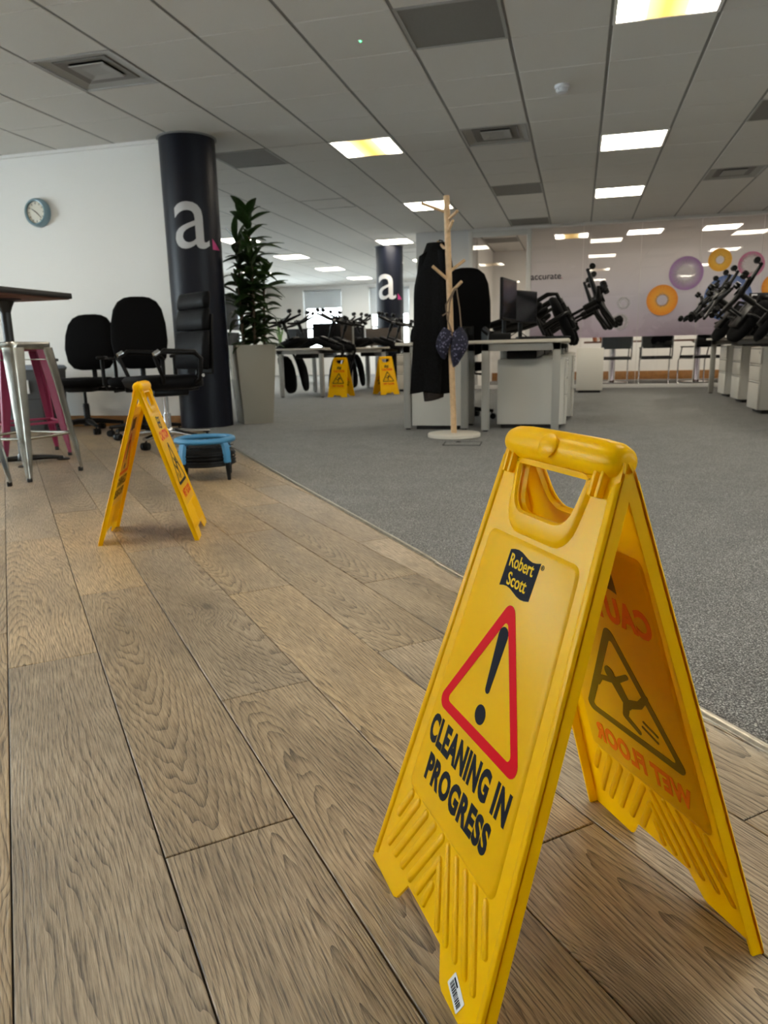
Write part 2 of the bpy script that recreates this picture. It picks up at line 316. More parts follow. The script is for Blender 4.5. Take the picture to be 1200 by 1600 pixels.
def dup(root, label=None, loc=None, rz=None, mw=None, group=None, parent=None):
    r = root.copy(); COL.objects.link(r)
    if parent: r.parent = parent
    if label: r['label'] = label
    if group: r['group'] = group
    for c in root.children: dup(c, parent=r)
    if loc is not None: r.location = loc
    if rz is not None: r.rotation_euler = (0, 0, rz)
    if mw is not None: r.matrix_world = mw
    return r
def structure(name, bm, m, parent=None, smooth=0, loc=(0, 0, 0)):
    o = obj(name, bm, m, parent, loc=loc, smooth=smooth)
    if not parent: o['kind'] = 'structure'
    return o
def pose(O, U, B):
    U = Vector(U).normalized(); B = Vector(B); B = (B-U*B.dot(U)).normalized(); X = B.cross(U)
    return Matrix(((X.x, B.x, U.x, O[0]), (X.y, B.y, U.y, O[1]), (X.z, B.z, U.z, O[2]), (0, 0, 0, 1)))
def text_bm(s, height=None, width=None, bold=0.0, cx=0, cy=0, z0=0, z1=.0004, Mx=None, bm=None, spacing=1.0):
    """Flat lettering, scaled so that its box is width x height, centred on cx, cy."""
    cu = bpy.data.curves.new('txt', 'FONT'); cu.body = s; cu.size = 1; cu.offset = bold; cu.resolution_u = 4; cu.space_character = spacing; cu.fill_mode = 'FRONT'
    o = bpy.data.objects.new('txt', cu); me = bpy.data.meshes.new_from_object(o); t = bmesh.new(); t.from_mesh(me)
    bpy.data.objects.remove(o); bpy.data.curves.remove(cu); bpy.data.meshes.remove(me)
    xs = [v.co.x for v in t.verts]; ys = [v.co.y for v in t.verts]; x0, x1, y0, y1 = min(xs), max(xs), min(ys), max(ys)
    sy = height/(y1-y0) if height else None; sx = width/(x1-x0) if width else sy; sy = sy or sx
    for v in t.verts: v.co = Vector(((v.co.x-(x0+x1)/2)*sx+cx, (v.co.y-(y0+y1)/2)*sy+cy, z1))
    bmesh.ops.dissolve_degenerate(t, edges=list(t.edges), dist=1e-6)
    if z1 != z0:
        g = bmesh.ops.extrude_face_region(t, geom=list(t.faces))
        for v in g['geom']:
            if isinstance(v, bmesh.types.BMVert): v.co.z = z0
    if bm is None: bm = bmesh.new()
    merge(bm, t, Mx); return bm

# ------------------------------------------------------------------ the setting: floor
CEIL = CAM_H+1.85922; GX, GY = -0.47106, 5.07062; T = 0.6
XL, XR, YB, YF, YW, YG = -9.0, 6.5, -6.0, 21.0, 6.293, 12.37
PHI = 0.72411; UX = Vector((math.cos(PHI), math.sin(PHI))); VX = Vector((-math.sin(PHI), math.cos(PHI)))
EDGE_A, EDGE_B = Vector((0.328, 1.226)), Vector((-2.169, 4.522))
def edge_at(y): return EDGE_A.x+(EDGE_B.x-EDGE_A.x)*(y-EDGE_A.y)/(EDGE_B.y-EDGE_A.y)
wood_poly = [(edge_at(YB), YB), (edge_at(YW), YW), (XL, YW), (XL, YB)]
bm = BM(); prism(bm, [wood_poly], -0.03, -0.006); floor = structure('floor', bm, M['subfloor']); tag(floor, 'grey brown oak plank floor in front of the white wall')
bm = BM(); prism(bm, [[(edge_at(YB), YB), (XR, YB), (XR, YF+.2), (XL, YF+.2), (XL, YW), (edge_at(YW), YW)]], -0.03, 0.003); carpet = structure('floor_carpet', bm, M['carpet']); tag(carpet, 'speckled grey office carpet beyond the metal strip')
def clip(poly, p, n):
    out = []
    for i in range(len(poly)):
        a, b = poly[i], poly[(i+1) % len(poly)]; da, db = (a-p).dot(n), (b-p).dot(n)
        if da >= 0: out.append(a)
        if da*db < 0: out.append(a+(b-a)*(da/(da-db)))
    return out
PW, PL, U0 = 0.1862, 1.2625, -0.0705
known = {-1: 1.956, 0: 1.716, 1: .914, 2: 1.331, 3: .695, 4: 1.392, 5: .597, 6: 1.03, 7: 3.08}
edn = (EDGE_B-EDGE_A).normalized(); edn = Vector((-edn.y, edn.x))
if (Vector((-5, 0))-EDGE_A).dot(edn) < 0: edn = -edn
planks = []
for k in range(-46, 9):
    j0 = known.get(k, random.uniform(0, PL))
    for q in range(-8, 12):
        v0 = j0+q*PL; u0 = U0+k*PW; g = 0.0011
        poly = [UX*a+VX*b for a, b in ((u0+g, v0+g), (u0+PW-g, v0+g), (u0+PW-g, v0+PL-g), (u0+g, v0+PL-g))]
        full = len(poly)
        P = clip(poly, EDGE_A+edn*0.006, edn); P = clip(P, Vector((0, YW-.005)), Vector((0, -1))) if len(P) > 2 else P
        P = clip(P, Vector((XL, 0)), Vector((1, 0))) if len(P) > 2 else P; P = clip(P, Vector((0, YB)), Vector((0, 1))) if len(P) > 2 else P
        if len(P) < 3: continue
        c = UX*(u0+PW/2)+VX*(v0+PL/2); d = min(p.length for p in P)
        vis = any(in_frame(*(p+(c-p)*f), 0, 60) for p in P for f in (0, .5)) or in_frame(c.x, c.y, 0, 60)
        planks.append((not vis, d, c, P))
planks.sort(key=lambda a: (a[0], a[1]))
rest = BM()
for i, (nv, d, c, P) in enumerate(planks):
    if nv or i >= 300:
        prism(rest, [[tuple(p) for p in P]], -0.008, 0); continue
    L2 = [((p-c).dot(UX), (p-c).dot(VX)) for p in P]; bm = BM()
    rings = [[Vector((x, y, -0.008)) for x, y in L2], [Vector((x, y, -0.0012)) for x, y in L2], [Vector((x, y, 0)) for x, y in inset_poly(L2, .0012)]]
    loft(bm, rings); obj('plank', bm, M['oak'], floor, loc=(c.x, c.y, 0), rot=(0, 0, PHI), smooth=0)
o = obj('distant_planks', rest, M['oak'], floor, smooth=0); o['kind'] = 'stuff'
# metal threshold strip, two lengths that meet at an overlap
def strip(name, a, b, w, lab):
    bm = BM(); d = (b-a).normalized(); n = Vector((-d.y, d.x)); rings = []
    for p in (a, b):
        rings.append([Vector((p.x+n.x*o_, p.y+n.y*o_, z)) for o_, z in ((-w/2, -.004), (-w/2, .003), (-w*.3, .0065), (0, .0075), (w*.3, .0065), (w/2, .003), (w/2, -.004))])
    loft(bm, rings); return tag(structure(name, bm, M['steel'], smooth=40), lab)
J = Vector((edge_at(2.20), 2.20))
tr = strip('trim_1', Vector((edge_at(-3), -3)), J, .026, 'nearer length of the brushed metal strip between planks and carpet')
strip('trim_2', J+Vector((.004, .0)), Vector((edge_at(6.05), 6.05)), .021, 'farther length of the brushed metal strip between planks and carpet')
for i in range(5):
    y = .35+i*.42; bm = BM(); lathe(bm, [(.0045, .007), (.0045, .0082), (.002, .0086)], 10, (edge_at(y), y, 0)); obj('screw', bm, M['steel'], tr)

# ------------------------------------------------------------------ walls
def wall_x(name, y0, y1, x0, x1, openings, m, label, z1=CEIL+.1):
    """Wall along X; openings (xa, xb, za, zb)."""
    bm = BM(); cur = x0
    for xa, xb, za, zb in sorted(openings):
        box2(bm, (cur, y0, 0), (xa, y1, z1)); box2(bm, (xa, y0, 0), (xb, y1, za)); box2(bm, (xa, y0, zb), (xb, y1, z1)); cur = xb
    box2(bm, (cur, y0, 0), (x1, y1, z1)); return tag(structure(name, bm, m), label)
def wall_y(name, x0, x1, y0, y1, openings, m, label, z1=CEIL+.1):
    bm = BM(); cur = y0
    for ya, yb, za, zb in sorted(openings):
        box2(bm, (x0, cur, 0), (x1, ya, z1)); box2(bm, (x0, ya, 0), (x1, yb, za)); box2(bm, (x0, ya, zb), (x1, yb, z1)); cur = yb
    box2(bm, (x0, cur, 0), (x1, y1, z1)); return tag(structure(name, bm, m), label)
far_win = [(-7.85, -6.66, .75, 2.44), (-5.85, -4.66, .75, 2.44), (-4.15, -2.9, .75, 2.44)]
left_far = [(8.6, 10.2, .75, 2.3), (11.6, 13.2, .75, 2.3), (14.6, 16.2, .75, 2.3), (17.6, 19.4, .75, 2.3)]
left_near = [(-3.6, -1.2, .5, 2.35), (-.6, 1.8, .5, 2.35), (2.4, 4.8, .5, 2.35)]
right_win = [(-2.6, -1.1, .8, 2.25), (.6, 2.1, .8, 2.25)]
wall_x('wall_front', YF, YF+.25, XL, -1.6, far_win, M['white_wall'], 'white far wall with tall blinded windows')
wall_y('wall_left', XL-.25, XL, YB, YF, left_far+left_near, M['white_wall'], 'white window wall on the far left side')
wall_x('wall_back', YB-.2, YB, XL, XR, [], M['white_wall'], 'white wall behind the viewer')
wall_y('wall_right', XR, XR+.2, YB, YF, right_win, M['white_wall'], 'white window wall at the right')
bm = BM(); box2(bm, (XL, YW, 0), (-3.44, YW+.15, CEIL+.1)); wl = structure('wall_clock_side', bm, M['white_wall']); tag(wl, 'bright white wall that carries the round clock')
bm = BM(); box2(bm, (XL, YW-.018, 0), (-3.6, YW, .105), .003); tag(structure('baseboard_left', bm, M['brown'], smooth=30), 'brown wooden skirting along the white clock wall')
bm = BM(); box2(bm, (XL, YW-.03, CEIL-.03), (-3.44, YW, CEIL-.002)); tag(structure('trim_3', bm, M['white_wall']), 'white edge trim between clock wall and ceiling')
# pier and meeting room beyond the glass
bm = BM(); box2(bm, (-2.62, YG+.02, 0), (-1.74, YG+.75, CEIL+.1)); tag(structure('wall_pier', bm, M['grey_wall']), 'pale square pier left of the glass partition')
bm = BM(); box2(bm, (-1.80, YG+.75, 0), (-1.70, 15.4, CEIL+.1)); tag(structure('wall_meeting_side', bm, M['white_wall']), 'white side wall inside the glazed meeting room')
bm = BM(); box2(bm, (-1.80, 15.4, 0), (XR, 15.55, CEIL+.1)); tag(structure('wall_meeting_back', bm, M['white_wall']), 'white rear wall inside the glazed meeting room')
bm = BM(); box2(bm, (-1.70, 15.382, 0), (XR, 15.4, .165), .004); tag(structure('baseboard_meeting', bm, M['brown'], smooth=30), 'brown wooden skirting inside the glazed meeting room')
bm = BM(); box2(bm, (-1.80, 15.55, 0), (-1.6, YF+.25, CEIL+.1)); structure('wall_corridor', bm, M['white_wall'])

def window(name, axis, pos, a, b, z0, z1, blind_to, lab, side=-1):
    """Sash window set in a wall: frame, meeting rail, glazing bar, panes and roller blind as parts."""
    def B(bm, a0, a1, d0, d1, za, zb, bev=.004):
        if axis == 'x': box2(bm, (a0, pos+d0, za), (a1, pos+d1, zb), bev)
        else: box2(bm, (pos+side*d1, a0, za), (pos+side*d0, a1, zb), bev)
    f = .06; bm = BM(); B(bm, a, a+f, .10, .18, z0, z1); B(bm, b-f, b, .10, .18, z0, z1); B(bm, a, b, .10, .18, z1-f, z1); B(bm, a, b, .10, .18, z0, z0+f)
    w = structure(name, bm, M['frame_white'], smooth=30); tag(w, lab)
    zm = (z0+z1)/2-.25; bm = BM(); B(bm, a+f, b-f, .11, .17, zm-.03, zm+.03); obj('meeting_rail', bm, M['frame_white'], w)
    bm = BM(); B(bm, (a+b)/2-.015, (a+b)/2+.015, .12, .16, z0+f, zm-.03); obj('glazing_bar', bm, M['frame_white'], w)
    for za, zb in ((z0+f, zm-.03), (zm+.03, z1-f)):
        bm = BM(); B(bm, a+f, b-f, .135, .141, za, zb, 0); obj('pane', bm, M['wglass'], w, smooth=0)
    bm = BM(); B(bm, a-.02, b+.02, -.05, .10, z0-.03, z0, .004); obj('sill', bm, M['frame_white'], w)
    if blind_to:
        bm = BM(); B(bm, a+.04, b-.04, .06, .063, blind_to, z1-.04, 0); B(bm, a+.04, b-.04, .05, .072, blind_to-.02, blind_to, .004)
        if axis == 'x': cyl(bm, (a+.02, pos+.06, z1-.04), (b-.02, pos+.06, z1-.04), .025, n=10)
        else: cyl(bm, (pos-.06, a+.02, z1-.04), (pos-.06, b-.02, z1-.04), .025, n=10)
        obj('roller_blind', bm, M['blind'], w)
nw = 1
for (a, b, z0, z1), bl, lb in zip(far_win, (1.93, 1.70, 1.70), ('white far window with half-lowered blind, left of the dark column', 'white far window with blind partly behind the dark column', 'white far window right of the dark column')):
    window('window_%d' % nw, 'x', YF, a, b, z0, z1, bl, lb); nw += 1
for i, (a, b, z0, z1) in enumerate(left_far+left_near):
    window('window_%d' % nw, 'y', XL, a, b, z0, z1, None, None); nw += 1
for i, (a, b, z0, z1) in enumerate(right_win):
    window('window_%d' % nw, 'y', XR, a, b, z0, z1, None, None, 1); nw += 1

# columns with a printed letter
def column(name, cx, cy, r, ax, za, zb, lab):
    bm = BM(); n = 64; lathe(bm, [(r, 0), (r, CEIL+.02)], n, (cx, cy, 0)); c = tag(structure(name, bm, M['navy'], smooth=40), lab)
    bm = BM(); lathe(bm, [(r+.004, CEIL-.012), (r+.016, CEIL-.010), (r+.016, CEIL-.001), (r+.004, CEIL-.001)], n, (cx, cy, 0)); obj('collar', bm, M['bar'], c)
    def wrap(t, m, nm):
        for x in [i*.02-.4 for i in range(41)]:
            bmesh.ops.bisect_plane(t, geom=list(t.verts)+list(t.edges)+list(t.faces), plane_co=(x, 0, 0), plane_no=(1, 0, 0))
        base = math.atan2(-cy, -cx)
        for v in t.verts:
            an = base+(v.co.x+ax)/r; rr = r+.0015
            v.co = Vector((cx+rr*math.cos(an), cy+rr*math.sin(an), v.co.y))
        obj(nm, t, m, c, smooth=40)
    h = zb-za; wrap(text_bm('a', height=h, width=h*.78, bold=.0, cx=0, cy=(za+zb)/2, z0=0, z1=0), M['letter'], 'letter')
    t = BM(); vs = [t.verts.new((x, y, 0)) for x, y in ((h*.47, za), (h*.72, za), (h*.47, za+h*.24))]; t.faces.new(vs); wrap(t, M['magenta'], 'triangle_dot')
column('column', -3.40, 6.36, .243, -.012, 1.575, 1.965, 'near round navy column with white letter, at the end of the clock wall')
column('column', -3.41, 13.72, .25, -.06, 1.575, 2.02, 'far round navy column with white letter, behind two yellow signs')

# ------------------------------------------------------------------ ceiling
I0, I1, J0, J1 = -15, 12, -18, 27
lights = {(1, -1): 'y', (1, 4): 'w', (1, 8): 'w', (-3, 3): 'y', (-3, 8): 'w', (-9, 15): 'w', (-9, 19): 'w', (-9, 23): 'w', (-5, 18): 'w', (5, 4): 'w', (5, 8): 'w', (1, -6): 'w', (-3, -5): 'w', (-8, -3): 'w', (5, -1): 'w', (-7, -8): 'w', (5, -6): 'w', (-9, 11): 'w', (-5, 13): 'w', (-5, 23): 'w', (-12, 19): 'w'}
room_lights = {(0, 14): 'y', (2, 14): 'w', (4, 14): 'w', (6, 14): 'w'}
vents = {(-1, -1): 'r', (-5, -1): 'd', (-5, 3): 'r', (-1, 3): 'd', (-1, 7): 'r', (-1, 11): 'r', (3, 7): 'd', (-5, 7): 'p', (3, 3): 'r', (3, -1): 'd', (-9, 7): 'd', (-9, 17): 'p', (-9, 13): 'p', (-5, 15): 'p', (-2, 14): 'r', (1, 14): 'r', (3, 14): 'd'}
bm = BM(); box2(bm, (XL, YB, CEIL+.12), (XR, YF+.25, CEIL+.16)); ceiling = structure('ceiling', bm, M['plenum']); tag(ceiling, 'suspended ceiling of pale square tiles in a grey grid')
def pier_block(i, j):
    cx, cy = GX+(i+.5)*T, GY+(j+.5)*T; return math.hypot(cx+3.4, cy-6.36) < .2
tiles = []
for i in range(I0, I1):
    for j in range(J0, J1):
        if (i, j) in lights or (i, j) in vents or (i, j) in room_lights: continue
        cx, cy = GX+(i+.5)*T, GY+(j+.5)*T
        x0, x1, y0, y1 = max(cx-.29, XL), min(cx+.29, XR), max(cy-.2965, YB), min(cy+.2965, YF)
        if x1-x0 < .05 or y1-y0 < .05: continue
        full = x1-x0 > .575 and y1-y0 > .59
        tiles.append((not in_frame(cx, cy, CEIL, 150), math.hypot(cx, cy), full, cx, cy, x0, x1, y0, y1))
tiles.sort(key=lambda t: (t[0], t[1])); rest = BM(); tm = None
def tile_bm(bm, x0, x1, y0, y1, z):
    r = [[Vector((x, y, z+h)) for x, y in ((x0+q, y0+q*.4), (x1-q, y0+q*.4), (x1-q, y1-q*.4), (x0+q, y1-q*.4))] for q, h in ((0, .012), (0, .004), (.004, 0))]
    loft(bm, r)
for n, (nv, d, full, cx, cy, x0, x1, y0, y1) in enumerate(tiles):
    if nv or n >= 300 or not full: tile_bm(rest, x0, x1, y0, y1, CEIL); continue
    if tm is None:
        bm = BM(); tile_bm(bm, -.29, .29, -.2965, .2965, 0); o = obj('tile', bm, M['tile'], ceiling, loc=(cx, cy, CEIL), smooth=0); tm = o
    else:
        o = tm.copy(); COL.objects.link(o); o.location = (cx, cy, CEIL)
o = obj('distant_tiles', rest, M['tile'], ceiling, smooth=0); o['kind'] = 'stuff'
for i in range(I0, I1+1):
    x = GX+i*T
    if XL < x < XR: bm = BM(); box2(bm, (x-.0105, YB, CEIL+.0035), (x+.0105, YF, CEIL+.04)); obj('grid_bar', bm, M['bar'], ceiling, smooth=0)
for j in range(J0, J1+1):
    y = GY+j*T
    if YB < y < YF: bm = BM(); box2(bm, (XL, y-.005, CEIL+.005), (XR, y+.005, CEIL+.04)); obj('grid_bar', bm, M['bar'], ceiling, smooth=0)
def light_name(i, j):
    return {(1, -1): 'big bright ceiling light with yellow middle, at top right', (1, 4): 'white square ceiling light, second in the right-hand line', (1, 8): 'white square ceiling light, third in the right-hand line, before the glass', (-3, 3): 'yellow-centred ceiling light between the near column and the coat stand',
            (-3, 8): 'ceiling light right behind the top of the coat stand', (-9, 15): 'far left ceiling light beside the plant leaves', (-9, 19): 'far ceiling light second beyond the plant', (-9, 23): 'farthest ceiling light left of the far dark column', (-5, 18): 'far ceiling light between the dark column and the pier'}.get((i, j))
lamp_proto = {}
for (i, j), k in list(lights.items())+list(room_lights.items()):
    cx, cy = GX+(i+.5)*T, GY+(j+.5)*T
    if (i, j) in room_lights: lab = 'ceiling light inside the glazed meeting room, %s' % {0: 'yellowish, nearest the lettering', 2: 'white, in the middle', 4: 'white, above the ring graphics', 6: 'white, farthest right'}[i]; grp = 'meeting room lights'
    else: lab = light_name(i, j); grp = 'office ceiling lights'
    if lab is None: lab = 'square ceiling light outside the picture'
    if k in lamp_proto: dup(lamp_proto[k], lab, loc=(cx, cy, CEIL), group=grp); continue
    t = thing('ceiling_light', lab, 'light', (cx, cy, CEIL), 0, grp)
    bm = BM(); prism(bm, [[(-.296, -.296), (.296, -.296), (.296, .296), (-.296, .296)], [(-.275, -.275), (.275, -.275), (.275, .275), (-.275, .275)]], -.004, .014); obj('frame', bm, M['lamp_frame'], t, smooth=30)
    bm = BM(); loft(bm, [[Vector((sx*q, sy*q, z)) for sx, sy in ((-1, -1), (1, -1), (1, 1), (-1, 1))] for q, z in ((.275, .004), (.262, -.003), (.262, .002))]); obj('diffuser', bm, M['lamp_yellow' if k == 'y' else 'lamp'], t, smooth=0)
    lamp_proto[k] = t
vent_label = {(-1, -1): 'dark grey square return grille at the top centre of the ceiling', (-5, -1): 'square four-way air diffuser at the upper left ceiling', (-5, 3): 'dim grey ceiling grille right of the near column top', (-1, 3): 'four-way air diffuser in the ceiling left of the second right-hand light', (-1, 7): 'dark ceiling grille above the coat stand, nearer of two',
    (-1, 11): 'dark ceiling grille just before the glass partition', (3, 7): 'four-way air diffuser in the ceiling at far right', (-5, 7): 'pale blank ceiling panel above the far desks', (3, 3): 'dark ceiling grille cut by the right picture edge', (3, -1): 'air diffuser outside the picture', (-2, 14): 'dark grille in the meeting room ceiling behind the left glass pane', (1, 14): 'dark grille in the meeting room ceiling left of the middle lamp', (3, 14): 'air diffuser in the meeting room ceiling'}
for (i, j), k in vents.items():
    cx, cy = GX+(i+.5)*T, GY+(j+.5)*T; t = thing('ceiling_vent', vent_label.get((i, j), 'pale air panel in the far left ceiling, %s' % {(-9, 7): 'hidden by the near column', (-9, 17): 'between the first two far lamps', (-9, 13): 'just above the plant', (-5, 15): 'before the far column'}.get((i, j), 'out of the picture')), 'vent', (cx, cy, CEIL), 0, 'ceiling vents')
    bm = BM(); prism(bm, [rrect(.592, .592, .002, 1), rrect(.555, .555, .002, 1)], -.003, .012); obj('frame', bm, M['vent_frame' if k != 'r' else 'vent_light'], t, smooth=30)
    if k == 'd':
        for w0, w1, z, mm in ((.555, .40, .004, 'vent_light'), (.40, .26, .008, 'vent'), (.26, .02, .001, 'vent_light')):
            bm = BM(); loft(bm, [[Vector((x, y, zz)) for x, y in rrect(w, w, .002, 1)] for w, zz in ((w0, z+.006), (w0-.01, z), (w1, z+.012))] , caps=(w1 < .1)); obj('vane', bm, M[mm], t, smooth=0)
    else:
        bm = BM(); box2(bm, (-.278, -.278, .001), (.278, .278, .01)); obj('core', bm, M['vent' if k == 'r' else 'tile'], t, smooth=0)
t = thing('smoke_detector', 'small white smoke detector on the ceiling between two grid lines', 'detector', (-.176, 6.03, CEIL))
bm = BM(); lathe(bm, [(.052, 0), (.052, -.016), (.044, -.022)], 24); obj('base', bm, M['detector'], t)
bm = BM(); lathe(bm, [(.034, -.022), (.034, -.040), (.040, -.041), (.036, -.050), (.012, -.055)], 20); obj('chamber', bm, M['detector'], t)
for q in range(8):
    a = q*PI/4; bm = BM(); box2(bm, (.030, -.005, -.041), (.042, .005, -.022), .001, Matrix.Rotation(a, 4, 'Z')); obj('rib', bm, M['detector'], t)
t = thing('indicator_light', 'tiny green indicator light in the ceiling, top centre', 'light', (-1.353, 4.82, CEIL))
bm = BM(); lathe(bm, [(.014, 0), (.013, -.004), (.009, -.004)], 16); obj('rim', bm, M['detector'], t)
bm = BM(); lathe(bm, [(.0075, -.003), (.0075, -.006), (.003, -.009)], 12); obj('lens', bm, M['led'], t)

# ------------------------------------------------------------------ glass partition
bm = BM(); box2(bm, (-1.74, YG-.03, .003), (XR, YG+.03, .062), .004); part = structure('wall_glass', bm, M['frame_white'], smooth=30); tag(part, 'glass partition with printed rings in front of the meeting room')
bm = BM(); box2(bm, (-1.74, YG-.03, CEIL-.045), (XR, YG+.03, CEIL), .004); obj('top_rail', bm, M['frame_white'], part)
for x in (-1.72, -.80): bm = BM(); box2(bm, (x-.035, YG-.032, .06), (x+.035, YG+.032, CEIL-.04), .004); obj('mullion', bm, M['frame_white'], part)
bm = BM(); box2(bm, (-1.685, YG-.02, CEIL-.13), (-.835, YG+.02, CEIL-.045), .004); obj('door_head', bm, M['frame_white'], part)
xs = [-.765, .030, .883, 1.730, 2.577, 3.424, 4.27, 5.12, 5.97]
bm = BM(); box2(bm, (-1.685, YG-.005, .062), (-.835, YG+.005, CEIL-.13)); obj('pane', bm, M['glass'], part, smooth=0)
for a, b in zip(xs, xs[1:]):
    bm = BM(); box2(bm, (a+.002, YG-.005, .062), (b-.002, YG+.005, CEIL-.045)); obj('pane', bm, M['glass'], part, smooth=0)
    bm = BM(); box2(bm, (a-.003 if a > -.7 else a, YG-.006, .062), (a+.003, YG+.006, CEIL-.045), 0); obj('joint', bm, M['frame_white'], part, smooth=0)
    bm = BM(); box2(bm, (a+.003, YG+.0065, .79), (b-.003, YG+.0075, CEIL-.05)); obj('film', bm, M['film'], part, smooth=0)
Rx = Matrix(((1, 0, 0, 0), (0, 0, -1, 0), (0, 1, 0, 0), (0, 0, 0, 1)))
bm = text_bm('accurate', height=.082, width=.47, bold=.004, cx=-.53, cy=1.745, Mx=Matrix.Translation((0, YG-.008, 0)) @ Rx); obj('lettering', bm, mat('grey_navy_vinyl', (.015, .015, .03), .5, spec=.1), part, smooth=0)
bm = BM(); prism(bm, [[(-.29, 1.708), (-.272, 1.708), (-.29, 1.726)]], 0, .0004, Matrix.Translation((0, YG-.008, 0)) @ Rx); obj('triangle_dot', bm, M['magenta'], part, smooth=0)
def ring(nm, x, z, R, stops, hole=0.0):
    bm = BM(); k = 48; outer = [(R*math.cos(2*PI*i/k), R*math.sin(2*PI*i/k)) for i in range(k)]; lp = [outer]
    if hole: lp.append([(hole*math.cos(2*PI*i/k), hole*math.sin(2*PI*i/k)) for i in range(k)])
    prism(bm, lp, 0, .0006, Rx); obj(nm, bm, ring_material(nm+'_%d' % int(x*100), stops), part, loc=(x, YG-.0075, z), smooth=0)
OR = lambda R: [(R*.36, (.62, .36, .20, .35)), (R*.44, (.80, .36, .03, .98)), (R*.75, (.78, .30, .01, 1)), (R*.98, (.70, .22, .005, 1))]
ring('orange_ring', 1.222, 1.323, .228, OR(.228), .075)
ring('orange_ring', 2.005, 1.872, .165, [(.05, (.7, .42, .15, .4)), (.072, (.86, .47, .04, .98)), (.16, (.80, .38, .01, 1))], .055)
ring('orange_ring', 2.80, 1.45, .20, OR(.20), .07)
ring('lilac_ring', 1.543, 1.702, .245, [(.08, (.7, .64, .68, .12)), (.16, (.52, .40, .55, .55)), (.22, (.36, .20, .42, .95)), (.245, (.33, .17, .40, 1))])
ring('pink_ring', 2.439, 1.787, .182, [(.10, (.7, .62, .66, .10)), (.145, (.62, .30, .42, .6)), (.175, (.50, .10, .24, .98)), (.182, (.5, .1, .24, 1))])
ring('blue_ring', 2.150, 1.320, .335, [(.06, (.72, .68, .74, .35)), (.15, (.66, .56, .66, .7)), (.24, (.20, .25, .48, .98)), (.33, (.06, .13, .36, 1))])
ring('grey_ring', .66, 1.30, .10, [(.05, (.6, .58, .62, .10)), (.08, (.66, .64, .68, .45)), (.10, (.62, .6, .64, .1))], .05)
ring('grey_ring', .62, 1.02, .13, [(.06, (.6, .58, .62, .10)), (.10, (.64, .62, .66, .4)), (.13, (.62, .6, .64, .1))], .06)
# ------------------------------------------------------------------ wet floor signs
SH, SS, SL = 0.571, 0.178, 0.598           # ridge height, half spread at the floor, panel length
def panel_matrix(side):
    X = Vector((1, 0, 0)); Y = Vector((0, SS, SH)).normalized(); Z = X.cross(Y); O = Vector((0, -SS, 0))
    m = Matrix(((X.x, Y.x, Z.x, O.x), (X.y, Y.y, Z.y, O.y), (X.z, Y.z, Z.z, O.z), (0, 0, 0, 1)))
    return m if side == 0 else Matrix.Rotation(PI, 4, 'Z') @ m
def tri_ring(bm, c, top, half, y0, rad, wd, z0, z1, Mx):
    out = round_poly([(c-half, y0), (c+half, y0), (c, top)], rad, 6)
    inn = round_poly([(c-half+wd*1.75, y0+wd), (c+half-wd*1.75, y0+wd), (c, top-wd*2.15)], rad*.45, 6); prism(bm, [out, inn], z0, z1, Mx)
def capsule(a, b, ra, rb=None, k=6):
    rb = ra if rb is None else rb; a, b = Vector(a), Vector(b); d = (b-a); an = math.atan2(d.y, d.x); out = []
    for j in range(k+1): t = an+PI/2+PI*j/k; out.append((a.x+ra*math.cos(t), a.y+ra*math.sin(t)))
    for j in range(k+1): t = an-PI/2+PI*j/k; out.append((b.x+rb*math.cos(t), b.y+rb*math.sin(t)))
    return out
def disc(c, r, k=20, sy=1): return [(c[0]+r*math.cos(2*PI*i/k), c[1]+sy*r*math.sin(2*PI*i/k)) for i in range(k)]
def slip_figure(bm, z0, z1, Mx):
    for p in (disc((.019, .322), .0095), capsule((.010, .312), (-.004, .288), .010, .008), capsule((.012, .314), (.042, .305), .0045, .0035), capsule((.042, .305), (.052, .292), .0035, .003),
              capsule((.008, .316), (-.016, .332), .0042, .0035), capsule((-.004, .288), (-.030, .300), .0062, .005), capsule((-.030, .300), (-.046, .318), .005, .004), capsule((-.002, .286), (.006, .266), .006, .005), capsule((.006, .266), (-.016, .254), .005, .004),
              capsule((-.052, .268), (-.030, .276), .0018), capsule((-.050, .258), (-.026, .267), .0018)): prism(bm, [p], z0, z1, Mx)
def flag_outline(x0, x1, y0, y1):
    pts = []
    for i in range(9): t = i/8; pts.append((x0+(x1-x0)*t, y0+.003*math.sin(2*PI*t)))
    for i in range(9): t = 1-i/8; pts.append((x0+(x1-x0)*t+.003, y1+.003*math.sin(2*PI*t)))
    return pts
def two_lines(s1, w1, h1, y1, s2, w2, h2, y2, z0, z1, Mx, nm, m, p):
    for s_, w, h, y in ((s1, w1, h1, y1), (s2, w2, h2, y2)): obj(nm, text_bm(s_, width=w, height=h, bold=.048, spacing=1.1, cx=0, cy=y, z0=z0, z1=z1, Mx=Mx), m, p, smooth=0)
